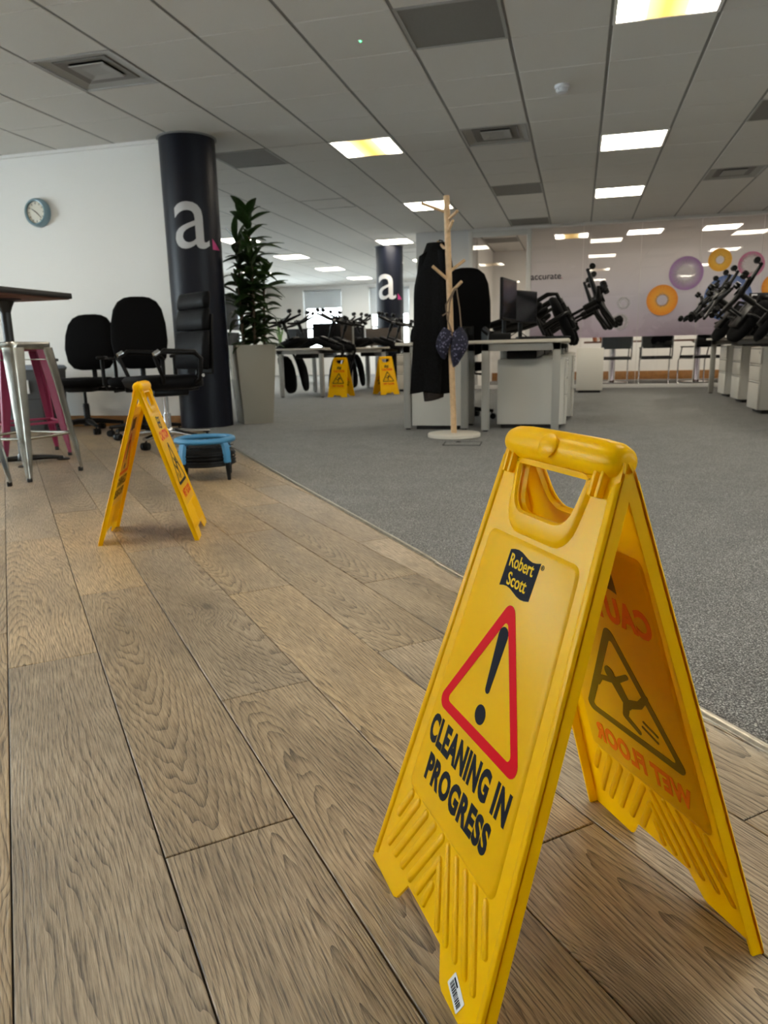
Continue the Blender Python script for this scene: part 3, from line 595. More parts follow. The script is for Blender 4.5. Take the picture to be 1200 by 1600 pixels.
def make_sign(label, loc, rz, group):
    t = thing('wet_floor_sign', label, 'sign', loc, rz, group); ribs = []
    for a, b in (((-.099, .125), (-.117, .088)), ((-.078, .125), (-.121, .044)), ((-.053, .125), (-.097, .044)), ((-.029, .125), (-.073, .044)), ((-.006, .125), (-.049, .044)), ((.002, .102), (-.026, .044)), ((.001, .070), (-.006, .044))): ribs += [(a, b)]
    ribs += [((.004, .098), (.034, .044)), ((.010, .124), (.057, .044)), ((.033, .124), (.080, .044)), ((.056, .124), (.103, .044)), ((.079, .124), (.123, .044)), ((.102, .124), (.124, .085))]
    outer = [(-.154, 0), (-.074, .0), (-.066, .004), (-.048, .034), (.048, .034), (.066, .004), (.074, 0), (.154, 0), (.110, .574), (.104, .588), (.090, .595), (-.090, .595), (-.104, .588), (-.110, .574)]
    hole = round_poly([(-.064, .562), (-.052, .508), (.052, .508), (.064, .562)], [.006, .026, .026, .006], 5)
    for side in (0, 1):
        Mx = panel_matrix(side); bm = BM(); prism(bm, [outer, hole], -.0032, 0, Mx)
        emb = round_poly([(-.115, .130), (.115, .130), (.094, .478), (-.094, .478)], .014, 5)
        plateau(bm, emb, -.0005, .0020, .006, Mx); plateau(bm, inset_poly(emb, .002), -.0030, -.0052, .006, Mx)
        # raised lip around the hand hole, carried out of two offset loops
        lip = round_poly([(-.078, .566), (-.064, .482), (.064, .482), (.078, .566)], [.004, .034, .034, .004], 5)
        loft(bm, [[Mx @ Vector((x, y, z)) for x, y in lp] for lp, z in ((lip, -.0005), (inset_poly(lip, .004), .0030), (inset_poly(lip, .007), .0042), (inset_poly(hole, -.003), .0042), (hole, .0015), (hole, -.009), (inset_poly(hole, -.004), -.009), (inset_poly(hole, -.004), -.001))], caps=False)
        for s in (-1, 1):
            fl = [(s*.154, .0), (s*.1505, .0), (s*.1065, .574), (s*.110, .574)]; prism(bm, [fl], -.0150, .0002, Mx)
            band = [(s*.1545, .006), (s*.142, .012), (s*.0995, .560), (s*.1115, .566)]; plateau(bm, band if s < 0 else band[::-1], -.0005, .0024, .003, Mx)
            for q in (.080, .091): box2(bm, (s*q-.0028, .545, 0), (s*q+.0028, .590, .0085), .002, Mx)
        for a, b in ribs:
            plateau(bm, capsule(a, b, .0062), -.0002, .0022, .0026, Mx); plateau(bm, capsule(a, b, .0058), -.003, -.0048, .0026, Mx)
        p = obj('front_panel' if side == 0 else 'back_panel', bm, M['yellow'], t, smooth=40)
        z0, z1 = .0018, .0023; g0, g1 = -.0057, -.0050
        bm = BM(); prism(bm, [flag_outline(-.037, .027, .420, .463)], z0, z1, Mx); lg = obj('logo', bm, M['p_black'], p, smooth=0)
        bm = text_bm('Robert', width=.050, height=.0150, bold=.012, cx=-.004, cy=.4525, z0=z1, z1=z1+.0003, Mx=Mx); text_bm('Scott', width=.040, height=.0150, bold=.012, cx=-.004, cy=.4325, z0=z1, z1=z1+.0003, Mx=Mx, bm=bm); obj('logo_lettering', bm, M['p_yellow'], p, smooth=0)
        bm = BM(); prism(bm, [disc((.0345, .4595), .0028), disc((.0345, .4595), .0021)], z0, z1, Mx); text_bm('R', height=.0026, cx=.0345, cy=.4595, z0=z0, z1=z1, Mx=Mx, bm=bm); obj('registered_mark', bm, M['p_black'], p, smooth=0)
        bm = BM(); prism(bm, [flag_outline(-.037, .027, .420, .463)], g0, g1, Mx); obj('logo_show_through', bm, M['ghost_dark'], p, smooth=0)  # inner-face decals paint the shade the outer print casts through the plastic
        if side == 0:
            bm = BM(); tri_ring(bm, 0, .418, .101, .249, .012, .0125, z0, z1, Mx); obj('warning_triangle', bm, M['p_red'], p, smooth=0)
            bm = BM(); prism(bm, [capsule((0, .372), (0, .309), .0098, .0048, 8)], z0, z1, Mx); prism(bm, [disc((0, .279), .0112)], z0, z1, Mx); obj('exclamation_mark', bm, M['p_black'], p, smooth=0)
            two_lines('CLEANING IN', .194, .0365, .2205, 'PROGRESS', .160, .0345, .1755, z0, z1, Mx, 'lettering', M['p_black'], p)
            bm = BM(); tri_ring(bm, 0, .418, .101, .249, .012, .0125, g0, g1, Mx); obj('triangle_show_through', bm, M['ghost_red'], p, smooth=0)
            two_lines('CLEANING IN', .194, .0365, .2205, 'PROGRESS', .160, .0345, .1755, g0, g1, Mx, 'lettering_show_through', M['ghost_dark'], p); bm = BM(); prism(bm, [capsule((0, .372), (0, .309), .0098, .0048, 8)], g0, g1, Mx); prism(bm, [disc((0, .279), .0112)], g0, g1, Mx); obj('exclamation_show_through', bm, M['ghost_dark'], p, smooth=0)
            # small barcode label on the right foot
            c = Matrix.Translation((.0985, .020, 0)) @ Matrix.Rotation(-.42, 4, 'Z')
            bm = BM(); prism(bm, [rrect(.031, .021, .001, 1)], 0, .0005, Mx @ c); lb = obj('barcode_label', bm, M['p_white'], p, smooth=0)
            bm = BM(); x = -.012; rr = random.Random(3)
            while x < .0125:
                w = rr.choice((.0005, .0005, .0009, .0013)); box2(bm, (x, -.0065, .0005), (x+w, .003, .0007), 0, Mx @ c); x += w+rr.choice((.0005, .0008))
            text_bm('WET FLOOR SIGN', width=.020, height=.0018, cx=0, cy=.0053, z0=.0005, z1=.0007, Mx=Mx @ c, bm=bm) if False else box2(bm, (-.012, .0045, .0005), (-.002, .0075, .0007), 0, Mx @ c)
            obj('barcode', bm, M['p_black'], p, smooth=0)
        else:
            two_lines('CAUTION', .172, .036, .394, 'WET FLOOR', .182, .032, .170, z0, z1, Mx, 'lettering', M['p_orange'], p)
            bm = BM(); tri_ring(bm, 0, .372, .098, .204, .010, .0105, z0, z1, Mx); obj('warning_triangle', bm, M['p_black'], p, smooth=0)
            sc = Matrix.Translation((0, -.030, 0)); bm = BM(); slip_figure(bm, z0, z1, Mx @ sc); obj('slipping_figure', bm, M['p_black'], p, smooth=0)
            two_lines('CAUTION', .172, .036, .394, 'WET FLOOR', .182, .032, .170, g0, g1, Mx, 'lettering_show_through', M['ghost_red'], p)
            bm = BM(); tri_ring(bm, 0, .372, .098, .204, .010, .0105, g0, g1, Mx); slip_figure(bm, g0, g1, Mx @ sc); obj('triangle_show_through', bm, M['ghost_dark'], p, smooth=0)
    R = Matrix.Translation((0, 0, SH-.0155)) @ Matrix.Rotation(PI/2, 4, 'Y')
    bm = BM(); lathe(bm, [(.006, -.106), (.011, -.1055), (.0150, -.102), (.0180, -.092), (.0195, -.07), (.0198, 0), (.0195, .07), (.0180, .092), (.0150, .102), (.011, .1055), (.006, .106)], 24, Mx=R)
    hb = obj('hinge_bar', bm, M['yellow'], t, smooth=40)
    bm = BM(); rings = []
    for i in range(9):
        a = i/8*PI; x = -.017*math.cos(a); w = max(.021*math.sin(a), .0005)
        rings.append([Vector((x, -.0208*math.cos(q)-.0035*math.sin(a)*math.cos(q), SH-.016+.0208*math.sin(q)+.0035*math.sin(a)*math.sin(q))) for q in [(.35-w*28+w*56*j/8) for j in range(9)]]+[Vector((x, -.010*math.cos(.35+w*28-w*56*j/8), SH-.016+.010*math.sin(.35+w*28-w*56*j/8))) for j in range(9)])
    loft(bm, rings); obj('hinge_clip', bm, M['yellow'], hb, smooth=50)
    return t
sign = make_sign('large yellow folding cleaning in progress sign, close up on the oak planks', (-.0114, .7995, 0), -.981, 'yellow wet floor signs')
dup(sign, 'yellow folding sign seen edge-on, on the planks before the black chairs', loc=(-1.545, 2.415, 0), rz=math.radians(-67))
dup(sign, 'yellow sign on the far carpet, standing left of the dark column foot', loc=(-3.43, 10.64, 0.003), rz=PI-.06)
dup(sign, 'yellow sign on the far carpet, in front of the dark column foot', loc=(-2.87, 11.16, 0.003), rz=PI+math.radians(36))

# ------------------------------------------------------------------ office chairs
def slab_loft(bm, secs, n=28, p=3.2, axis='z'):
    """Stack of super-ellipse sections: (pos, cx, cy, half_w, half_d)."""
    rings = []
    for z, cx, cy, a, b in secs:
        r = []
        for i in range(n):
            t = 2*PI*i/n; c, s = math.cos(t), math.sin(t); x = cx+a*math.copysign(abs(c)**(2/p), c); y = cy+b*math.copysign(abs(s)**(2/p), s); r.append(Vector((x, y, z)))
        rings.append(r)
    loft(bm, rings)
def castor(parent, a, R, m):
    bm = BM(); c = Vector((R*math.cos(a), R*math.sin(a), 0)); d = Vector((-math.sin(a), math.cos(a), 0)); e = c+Vector((math.cos(a), math.sin(a), 0))*.012
    for s in (-1, 1): cyl(bm, e+d*s*.005+Vector((0, 0, .030)), e+d*s*.029+Vector((0, 0, .030)), .030, .026, 14)
    cyl(bm, c+Vector((0, 0, .030)), c+Vector((0, 0, .078)), .007, n=8); box(bm, (e.x, e.y, .045), (.030, .030, .022), .006, None)
    return obj('castor', bm, m, parent)
def star_base(t, m, hub_r=.038, R=.29, drop=.05):
    bm = BM(); lathe(bm, [(.026, .060), (hub_r, .064), (hub_r, .125), (.028, .135)], 18)
    for k in range(5):
        a = 2*PI*k/5+.3; d = Vector((math.cos(a), math.sin(a), 0)); n = Vector((-d.y, d.x, 0)); rings = []
        for q, w, h, z in ((.02, .033, .027, .100), (.10, .030, .023, .102), (.20, .024, .019, .090), (R+.016, .019, .014, .080)):
            rings.append([d*q+n*(w*math.cos(u))+Vector((0, 0, z+h*math.sin(u))) for u in [2*PI*i/8 for i in range(8)]])
        loft(bm, rings)
    b = obj('star_base', bm, m, t, smooth=50)
    for k in range(5): castor(b, 2*PI*k/5+.3, R, M['plastic'])
    return b
def make_chair(label, loc, rz, group, arms=True, back_h=.58, seat_z=.47):
    t = thing('office_chair', label, 'chair', loc, rz, group); z = seat_z
    bm = BM(); slab_loft(bm, [(z-.045, 0, 0, .17, .16), (z-.035, 0, 0, .225, .215), (z-.005, 0, -.005, .245, .24), (z+.022, 0, -.005, .245, .238), (z+.036, 0, 0, .215, .21), (z+.040, 0, 0, .12, .12)]); obj('seat', bm, M['fabric'], t, smooth=60)
    bm = BM(); box2(bm, (-.11, -.12, z-.085), (.11, .14, z-.04), .012); tube(bm, [(.10, -.02, z-.07), (.20, -.05, z-.075), (.25, -.06, z-.07)], [.007, .007, .012]); tube(bm, [(-.10, .04, z-.07), (-.22, .05, z-.08)], [.007, .011]); obj('mechanism', bm, M['plastic'], t)
    bm = BM(); b0 = z+.10; secs = []
    for f, w, yo, th in ((0, .10, .225, .014), (.03, .165, .222, .026), (.15, .212, .215, .036), (.38, .232, .222, .038), (.62, .225, .245, .036), (.82, .200, .272, .032), (.93, .160, .288, .026), (.985, .105, .296, .017), (1, .05, .299, .008)):
        secs.append((b0+f*back_h, 0, yo, w, th))
    slab_loft(bm, secs, p=2.6); bk = obj('backrest', bm, M['fabric'], t, smooth=60)
    bm = BM(); tube(bm, [(0, .10, z-.06), (0, .24, z-.055), (0, .275, z+.02), (0, .268, z+.18), (0, .275, z+.34)], [.018, .020, .022, .022, .016], 10); box2(bm, (-.07, .255, z+.20), (.07, .272, z+.36), .006); obj('back_stem', bm, M['plastic'], t, smooth=50)
    bm = BM(); cyl(bm, (0, 0, .10), (0, 0, .26), .026, n=16); cyl(bm, (0, 0, .26), (0, 0, z-.08), .014, n=12)
    for q in range(5): cyl(bm, (0, 0, .15+q*.02), (0, 0, .16+q*.02), .031, .029, 14)
    obj('gas_column', bm, M['plastic'], t)
    if arms:
        for s in (-1, 1):
            bm = BM(); tube(bm, [(s*.12, .03, z-.065), (s*.255, .03, z-.06), (s*.285, .03, z-.02), (s*.288, .03, z+.10), (s*.288, .02, z+.185)], [.014, .015, .016, .016, .015], 10)
            a = obj('armrest', bm, M['plastic'], t, smooth=50); bm = BM(); box2(bm, (s*.288-.034, -.055, z+.185), (s*.288+.034, .13, z+.212), .012); obj('arm_pad', bm, M['plastic'], a, smooth=50)
    star_base(t, M['plastic']); return t
G1 = 'black task chairs by the clock wall'
chA = make_chair('black fabric task chair nearest the grey bin, back to the white wall', (-4.27, 5.76, 0), math.radians(14), G1, seat_z=.45, back_h=.50)
chB = make_chair('black fabric task chair with tall round back, in the middle of the three', (-3.52, 5.48, 0), math.radians(26), G1, seat_z=.46, back_h=.60)
# leather chair with chrome base
t = thing('executive_chair', 'black leather chair with high back, loop arms and chrome base, before the column', 'chair', (-2.99, 4.97, 0), math.radians(-34), None); z = .47
bm = BM(); slab_loft(bm, [(z-.05, 0, 0, .20, .20), (z-.03, 0, 0, .255, .25), (z+.02, 0, -.01, .265, .26), (z+.045, 0, -.01, .24, .235), (z+.052, 0, 0, .15, .15)], p=3.6); obj('seat', bm, M['leather'], t, smooth=60)
for nm, za, zb, w, y0, y1 in (('lower_back', .56, .84, .235, .235, .262), ('upper_back', .845, 1.00, .225, .262, .285), ('headrest', 1.00, 1.12, .220, .285, .300)):
    bm = BM(); h = zb-za; slab_loft(bm, [(za, 0, y0, w*.97, .026), (za+.012, 0, y0-.003, w, .036), (za+h*.5, 0, (y0+y1)/2-.006, w, .041), (zb-.012, 0, y1-.002, w*.985, .036), (zb, 0, y1, w*.96, .026)], p=5); obj(nm, bm, M['leather'], t, smooth=60)
bm = BM(); box2(bm, (-.20, .262, .54), (.20, .285, .98), .010, Matrix.Rotation(-.06, 4, 'X')); tube(bm, [(0, .1, z-.06), (0, .26, z-.05), (0, .30, z+.12)], .025, 10); obj('back_shell', bm, M['plastic'], t, smooth=50)
for s in (-1, 1):
    bm = BM(); tube(bm, [(s*.20, .12, z-.03), (s*.30, .14, z+.02), (s*.315, .15, z+.17), (s*.315, .10, z+.215), (s*.315, -.13, z+.225), (s*.312, -.20, z+.185), (s*.30, -.14, z+.03), (s*.20, -.10, z-.03)], [.014, .016, .018, .020, .020, .016, .014, .012], 10); a = obj('armrest', bm, M['plastic'], t, smooth=60)
    bm = BM(); cyl(bm, (s*.315, -.205, z+.20), (s*.315, -.165, z+.222), .019, n=12); cyl(bm, (s*.315, .15, z+.05), (s*.335, .15, z+.05), .012, n=12); obj('arm_cap', bm, M['chrome'], a, smooth=50)
bm = BM(); box2(bm, (-.12, -.14, z-.10), (.12, .14, z-.04), .014); tube(bm, [(-.10, -.05, z-.08), (-.26, -.08, z-.10), (-.30, -.09, z-.09)], [.008, .008, .016]); obj('mechanism', bm, M['plastic'], t)
bm = BM(); cyl(bm, (0, 0, .10), (0, 0, .24), .028, n=18); cyl(bm, (0, 0, .24), (0, 0, z-.09), .018, n=14); obj('gas_column', bm, M['chrome'], t)
star_base(t, M['chrome'], R=.32)

# ------------------------------------------------------------------ high table, stools, bins
t = thing('high_table', 'tall poseur table with black top and red-brown underside, cut by the left edge', 'table', (-3.50, 4.03, 0))
bm = BM(); box2(bm, (-.31, -1.05, 1.040), (.29, .28, 1.075), .004); tp = obj('tabletop', bm, M['table_black'], t)
bm = BM(); box2(bm, (-.295, -1.035, 1.034), (.275, .265, 1.040), .001); obj('underside', bm, M['table_under'], tp)
bm = BM(); cyl(bm, (0, 0, .03), (0, 0, .985), .030, n=20); lathe(bm, [(.030, .95), (.042, .985), (.060, 1.02), (.10, 1.028), (.10, 1.034)], 20); obj('pole', bm, M['cast'], t, smooth=40)
bm = BM(); lathe(bm, [(.045, .012), (.045, .03), (.034, .06)], 20); hub = obj('cross_base', bm, M['cast'], t, smooth=40)
for k in range(4):
    a = -.86+k*PI/2; d = Vector((math.cos(a), math.sin(a), 0)); bm = BM(); tube(bm, [d*.03+Vector((0, 0, .028)), d*.15+Vector((0, 0, .024)), d*.235+Vector((0, 0, .016))], [.020, .016, .011], 8); lathe(bm, [(.040, 0), (.042, .006), (.030, .012)], 16, (d.x*.235, d.y*.235, 0)); obj('foot_arm', bm, M['cast'], hub, smooth=50)
def make_stool(label, loc, rz, m, group):
    t = thing('metal_stool', label, 'stool', loc, rz, group); H = .755
    bm = BM(); rings = [[Vector((x, y, zz)) for x, y in rrect(w, w, r, 5)] for w, r, zz in ((.29, .045, H-.040), (.300, .048, H-.036), (.304, .05, H-.006), (.298, .048, H), (.285, .045, H+.001), (.24, .04, H-.004), (.08, .03, H-.007))]
    loft(bm, rings); st = obj('seat', bm, m, t, smooth=50); bm = BM(); box2(bm, (-.05, -.012, H-.0055), (.05, .012, H-.001), .002); obj('grip_slot', bm, M['rubber'], st)
    for sx, sy in ((1, 1), (-1, 1), (-1, -1), (1, -1)):
        bm = BM(); rings = []
        for zz, off, w in ((H-.03, .128, .078), (.52, .154, .064), (.30, .176, .052), (.14, .193, .040), (.02, .206, .022)):
            c = Vector((sx*off, sy*off, zz)); th = .006; e = []
            # folded L channel with rounded outer corner
            pr = [(-w, 0), (-w*.35, 0), (-w*.12, -w*.06), (-w*.06, -w*.12), (0, -w*.35), (0, -w), (-th, -w), (-th, -w*.38), (-w*.30, -w*.30), (-w*.38, -th), (-w, -th)]
            rings.append([c+Vector((sx*(x+w*.30), sy*(y+w*.30), 0)) for x, y in pr])
        loft(bm, rings); lg = obj('leg', bm, m, t, smooth=60)
        bm = BM(); p0, p1 = Vector((sx*.186, sy*.186, .24)), Vector((sx*.201, sy*.201, .09)); tube(bm, [p0, (p0+p1)/2+Vector((sx*.002, sy*.002, 0)), p1], [.008, .010, .007], 8); obj('leg_rib', bm, m, lg, smooth=60)
        bm = BM(); lathe(bm, [(.012, 0), (.014, .004), (.014, .022), (.010, .026)], 10, (sx*.200, sy*.200, 0)); obj('rubber_foot', bm, M['rubber'], lg)
    for a in range(4):
        R = Matrix.Rotation(a*PI/2, 4, 'Z'); bm = BM(); tube(bm, [R @ Vector((.183, -.175, .235)), R @ Vector((.189, 0, .232)), R @ Vector((.183, .175, .235))], [.009]*3, 8); obj('rung', bm, m, t, smooth=60)
    for a in range(2):
        R = Matrix.Rotation(a*PI/2+PI/4, 4, 'Z'); bm = BM(); box2(bm, (-.195, -.010, H-.098), (.195, .010, H-.093), .001, R); obj('brace', bm, m, t)
    return t
G2 = 'metal stools round the high table'
st = make_stool('bare steel stool tucked under the tall black table, nearest whole one', (-3.085, 3.572, 0), math.radians(-4), M['raw_steel'], G2)
dup(st, 'bare steel stool cut off by the left edge, only a foot showing', loc=(-3.163, 3.087, 0), rz=math.radians(-15))
make_stool('pink enamelled metal stool behind the steel one', (-3.69, 4.34, 0), math.radians(-40), M['pink'], G2)
def make_bin(label, x, y, w, d, h, rz, lidm):
    t = thing('recycling_bin', label, 'bin', (x, y, 0), rz, 'bins along the clock wall')
    bm = BM(); rings = [[Vector((px*q, py*q, zz)) for px, py in rrect(w, d, .02, 3)] for q, zz in ((.86, 0), (.87, .01), (1, h*.92), (1.03, h*.925), (1.03, h*.95))]; loft(bm, rings); b = obj('body', bm, M['bin'], t, smooth=40)
    bm = BM(); rings = [[Vector((px*q, py*q, zz)) for px, py in rrect(w, d, .02, 3)] for q, zz in ((1.05, h*.945), (1.05, h*.965), (.98, h), (.8, h+.006))]; loft(bm, rings); l = obj('lid', bm, lidm, t, smooth=40)
    bm = BM(); box2(bm, (-w*.36, -d*.12, h), (w*.36, d*.12, h+.009), .003); obj('slot', bm, M['rubber'], l)
    bm = BM(); box2(bm, (-.09, -d*.5-.002, h*.60), (.10, -d*.5+.012, h*.80), .001, Matrix.Rotation(.03, 4, 'X')); obj('notice', bm, M['paper'], b)
    bm = BM(); tube(bm, [(-w*.45, -d*.475, h*.46), (-.05, -d*.483, h*.445), (w*.1, -d*.486, h*.50), (w*.45, -d*.486, h*.51)], .004, 6); obj('moulding_line', bm, M['rubber'], b)
make_bin('charcoal bin with white notice, seen through the steel stool legs', -4.93, 5.92, .44, .40, .60, .06, M['bin_lid'])

# wall clock
t = thing('wall_clock', 'round wall clock with deep pale blue rim on the white wall', 'clock', (-4.945, YW-.001, 2.0))
Rc = Matrix.Rotation(PI/2, 4, 'X')
bm = BM(); lathe(bm, [(.128, 0), (.130, .012), (.122, .050), (.108, .066), (.098, .062), (.096, .040), (.02, .040)], 40, Mx=Rc); obj('rim', bm, M['clock_rim'], t, smooth=40)
bm = BM(); lathe(bm, [(.0955, .040), (.0955, .0415)], 40, Mx=Rc); fc = obj('face', bm, M['clock_face'], t)
for k in range(12):
    a = k*PI/6; bm = BM(); box2(bm, (-.0025, .072, .0415), (.0025, .088, .043), 0, Rc @ Matrix.Rotation(a, 4, 'Z')); obj('hour_mark', bm, M['p_black'], fc, smooth=0)
for L_, w, a in ((.075, .004, -2.35), (.055, .006, .95)):
    bm = BM(); prism(bm, [[(-w/2, -.015), (w/2, -.015), (w*.3, L_), (-w*.3, L_)]], .044, .0455, Rc @ Matrix.Rotation(a, 4, 'Z')); obj('hand', bm, M['p_black'], t, smooth=0)

# ------------------------------------------------------------------ floor dryer
t = thing('floor_dryer', 'low blue and black floor dryer on stubby legs, on the planks before the chrome chair', 'fan', (-1.965, 3.63, 0), math.radians(25))
bm = BM(); lathe(bm, [(.10, .070), (.150, .074), (.158, .085), (.158, .105), (.146, .110), (.146, .128), (.156, .132), (.156, .150), (.140, .158), (.05, .162)], 36); hs = obj('housing', bm, M['plastic'], t, smooth=35)
for q in range(4): bm = BM(); k = 40; r = .159; tube(bm, [(r*math.cos(2*PI*i/k), r*math.sin(2*PI*i/k), .082+q*.018) for i in range(k)], .0035, 6, True); obj('guard_ring', bm, M['plastic'], hs, smooth=60)
bm = BM(); k = 48; tube(bm, [(.150*math.cos(2*PI*i/k), .150*math.sin(2*PI*i/k), .212) for i in range(k)], .0155, 10, True); rg = obj('carry_ring', bm, M['blue'], t, smooth=60)
for q in range(1, 7): bm = BM(); k = 36; r = .022*q; tube(bm, [(r*math.cos(2*PI*i/k), r*math.sin(2*PI*i/k), .178) for i in range(k)], .0022, 6, True); obj('grille_ring', bm, M['rubber'], t, smooth=60)
for q in range(6): a = q*PI/6; bm = BM(); tube(bm, [(.15*math.cos(a), .15*math.sin(a), .176), (-.15*math.cos(a), -.15*math.sin(a), .176)], .0024, 6); obj('grille_spoke', bm, M['rubber'], t)
bm = BM(); lathe(bm, [(.045, .160), (.045, .182), (.02, .186)], 20); obj('motor_cap', bm, M['plastic'], t)
for q in range(4):
    a = PI/4+q*PI/2; d = Vector((math.cos(a), math.sin(a), 0)); n = Vector((-d.y, d.x, 0)); bm = BM(); rings = []
    for r, zz, w in ((.142, .210, .022), (.158, .190, .021), (.166, .150, .020), (.168, .095, .019)):
        rings.append([d*(r+u)+n*v+Vector((0, 0, zz)) for u, v in ((-.010, -w), (.010, -w*.8), (.012, 0), (.010, w*.8), (-.010, w))])
    loft(bm, rings); sp = obj('strut', bm, M['blue'], t, smooth=50)
    bm = BM(); rings = []
    for r, zz, w in ((.168, .097, .018), (.170, .05, .015), (.172, 0, .011)): rings.append([d*(r+w*.7*math.cos(u))+n*w*math.sin(u)+Vector((0, 0, zz)) for u in [2*PI*i/8 for i in range(8)]])
    loft(bm, rings); obj('leg', bm, M['plastic'], t, smooth=50)

# ------------------------------------------------------------------ planter and plant
t = thing('planter', 'tall tapered glossy beige planter beside the near column', 'planter', (-3.05, 6.68, .003), math.radians(39))
bm = BM(); rings = [[Vector((x, y, zz)) for x, y in rrect(w, w, .006, 2)] for w, zz in ((.29, 0), (.385, .735), (.385, .742), (.355, .742), (.35, .69))]; loft(bm, rings); obj('pot', bm, M['planter'], t, smooth=30)
bm = BM(); box2(bm, (-.168, -.168, .690), (.168, .168, .700), .004); obj('soil', bm, M['soil'], t)
pt = thing('potted_plant', 'tall leafy dark green cane plant growing in the beige planter', 'plant', (-3.05, 6.68, .703), 0)
def leaf_mesh(Ln, W_, droop, nm):
    bm = BM(); rows = []; n = 7
    for i in range(n+1):
        f = i/n; w = W_*max(math.sin(PI*min(1, f*.92+.06))**.8, .02)*(1-.25*f); y = Ln*f*(1-.12*droop*f); z = -droop*Ln*.55*f*f+.18*Ln*f
        rows.append([bm.verts.new((-w, y, z+w*.35)), bm.verts.new((0, y, z-.004)), bm.verts.new((w, y, z+w*.35))])
    for a, b in zip(rows, rows[1:]):
        for j in (0, 1): bm.faces.new((a[j], a[j+1], b[j+1], b[j]))
    me = bpy.data.meshes.new(nm); bm.to_mesh(me); bm.free(); me.materials.append(M['leaf']); me.shade_smooth(); return me
leaves = [leaf_mesh(.30, .044, .5, 'leaf_a'), leaf_mesh(.26, .050, .9, 'leaf_b'), leaf_mesh(.34, .046, 1.2, 'leaf_c'), leaf_mesh(.22, .046, .3, 'leaf_d')]
rl = random.Random(11)
canes = [(.03, .02, 1.17), (-.09, .05, .98), (.08, -.07, .80), (-.03, -.09, .56), (.10, .09, .66)]
for x, y, h in canes:
    bm = BM(); tube(bm, [(x, y, -.003), (x*1.1, y*1.1, h*.5), (x*1.25, y*1.25, h)], [.017, .014, .010], 8); obj('cane', bm, M['stalk'], pt, smooth=60)
    zz = .04
    while zz < h+.03:
        a = rl.uniform(0, 2*PI); f = zz/h; zz += .002
        if math.hypot(x-.30*math.sin(a)+.35, y+.30*math.cos(a)+.32) < .285: continue   # would grow into the column
        o = bpy.data.objects.new('leaf', rl.choice(leaves)); COL.objects.link(o); o.parent = pt
        o.location = (x*(1+.25*f), y*(1+.25*f), zz); pitch = rl.uniform(-.1, .75) if f < .9 else rl.uniform(.55, 1.25); s = rl.uniform(.75, 1.08)*(1 if zz > .35 else .85)
        o.rotation_euler = (pitch, rl.uniform(-.4, .4), a); o.scale = (s, s, s); zz += rl.uniform(.010, .021)

# ------------------------------------------------------------------ bench desks and pedestals
def make_desk(label, x0, x1, y0, y1, group=None, beam=True, z=.725):
    """Bench desk, end frames of square tube along X at both ends."""
    t = thing('bench_desk', label, 'desk', (x0, y0, .003), 0, group); w, d = x1-x0, y1-y0; z -= .003
    bm = BM(); box2(bm, (0, 0, z-.025), (w, d, z), .003); obj('desktop', bm, M['desk'], t, smooth=30)
    for yy in (.03, d-.09):
        bm = BM(); box2(bm, (.06, yy, z-.085), (w-.06, yy+.06, z-.030), .003); fr = obj('end_frame', bm, M['frame'], t, smooth=30)
        for xx in (.06, w-.12): bm = BM(); box2(bm, (xx, yy, .012), (xx+.06, yy+.06, z-.030), .003); obj('leg', bm, M['frame'], fr, smooth=30); bm = BM(); lathe(bm, [(.022, 0), (.022, .008), (.010, .012)], 12, (xx+.03, yy+.03, 0)); obj('foot', bm, M['plastic'], fr)
        for xx in (.15, w-.19): bm = BM(); box2(bm, (xx, yy+.005, z-.032), (xx+.05, yy+.055, z-.025)); obj('spacer', bm, M['frame'], fr)
    if beam: bm = BM(); box2(bm, (w*.5-.03, .09, z-.08), (w*.5+.03, d-.09, z-.03), .003); obj('beam', bm, M['frame'], t, smooth=30); bm = BM(); box2(bm, (w*.5-.12, .15, z-.15), (w*.5+.12, d-.15, z-.085), .01); obj('cable_tray', bm, M['plastic'], t)
    return t
G3 = 'bench desks'
make_desk('bench desk end beside the coat stand, right-hand one with white cabinet inside its frame', -.80, -.07, 5.92, 7.50, G3)
make_desk('second desk of the right-hand bench, under the tipped chairs', -.80, -.07, 7.51, 9.09, G3)
make_desk('last desk of the right-hand bench, nearest the glass partition', -.80, -.07, 9.10, 10.68, G3)
make_desk('short grey-framed desk end behind the hanging coat', -1.47, -.81, 6.05, 6.55, G3, beam=False)
make_desk('far left bench desk with chairs hung on both edges, beside the planter', -4.40, -3.58, 10.42, 12.0, G3)
make_desk('far bench desk just before the distant dark column', -3.85, -3.05, 12.05, 13.35, G3)
make_desk('distant desk under the far window, with screens on it', -6.60, -4.20, 15.2, 16.0, G3)
make_desk('long bench desk along the right picture edge, under the tipped chairs, ending by the glass', 1.66, 2.46, 5.60, 10.85, G3)
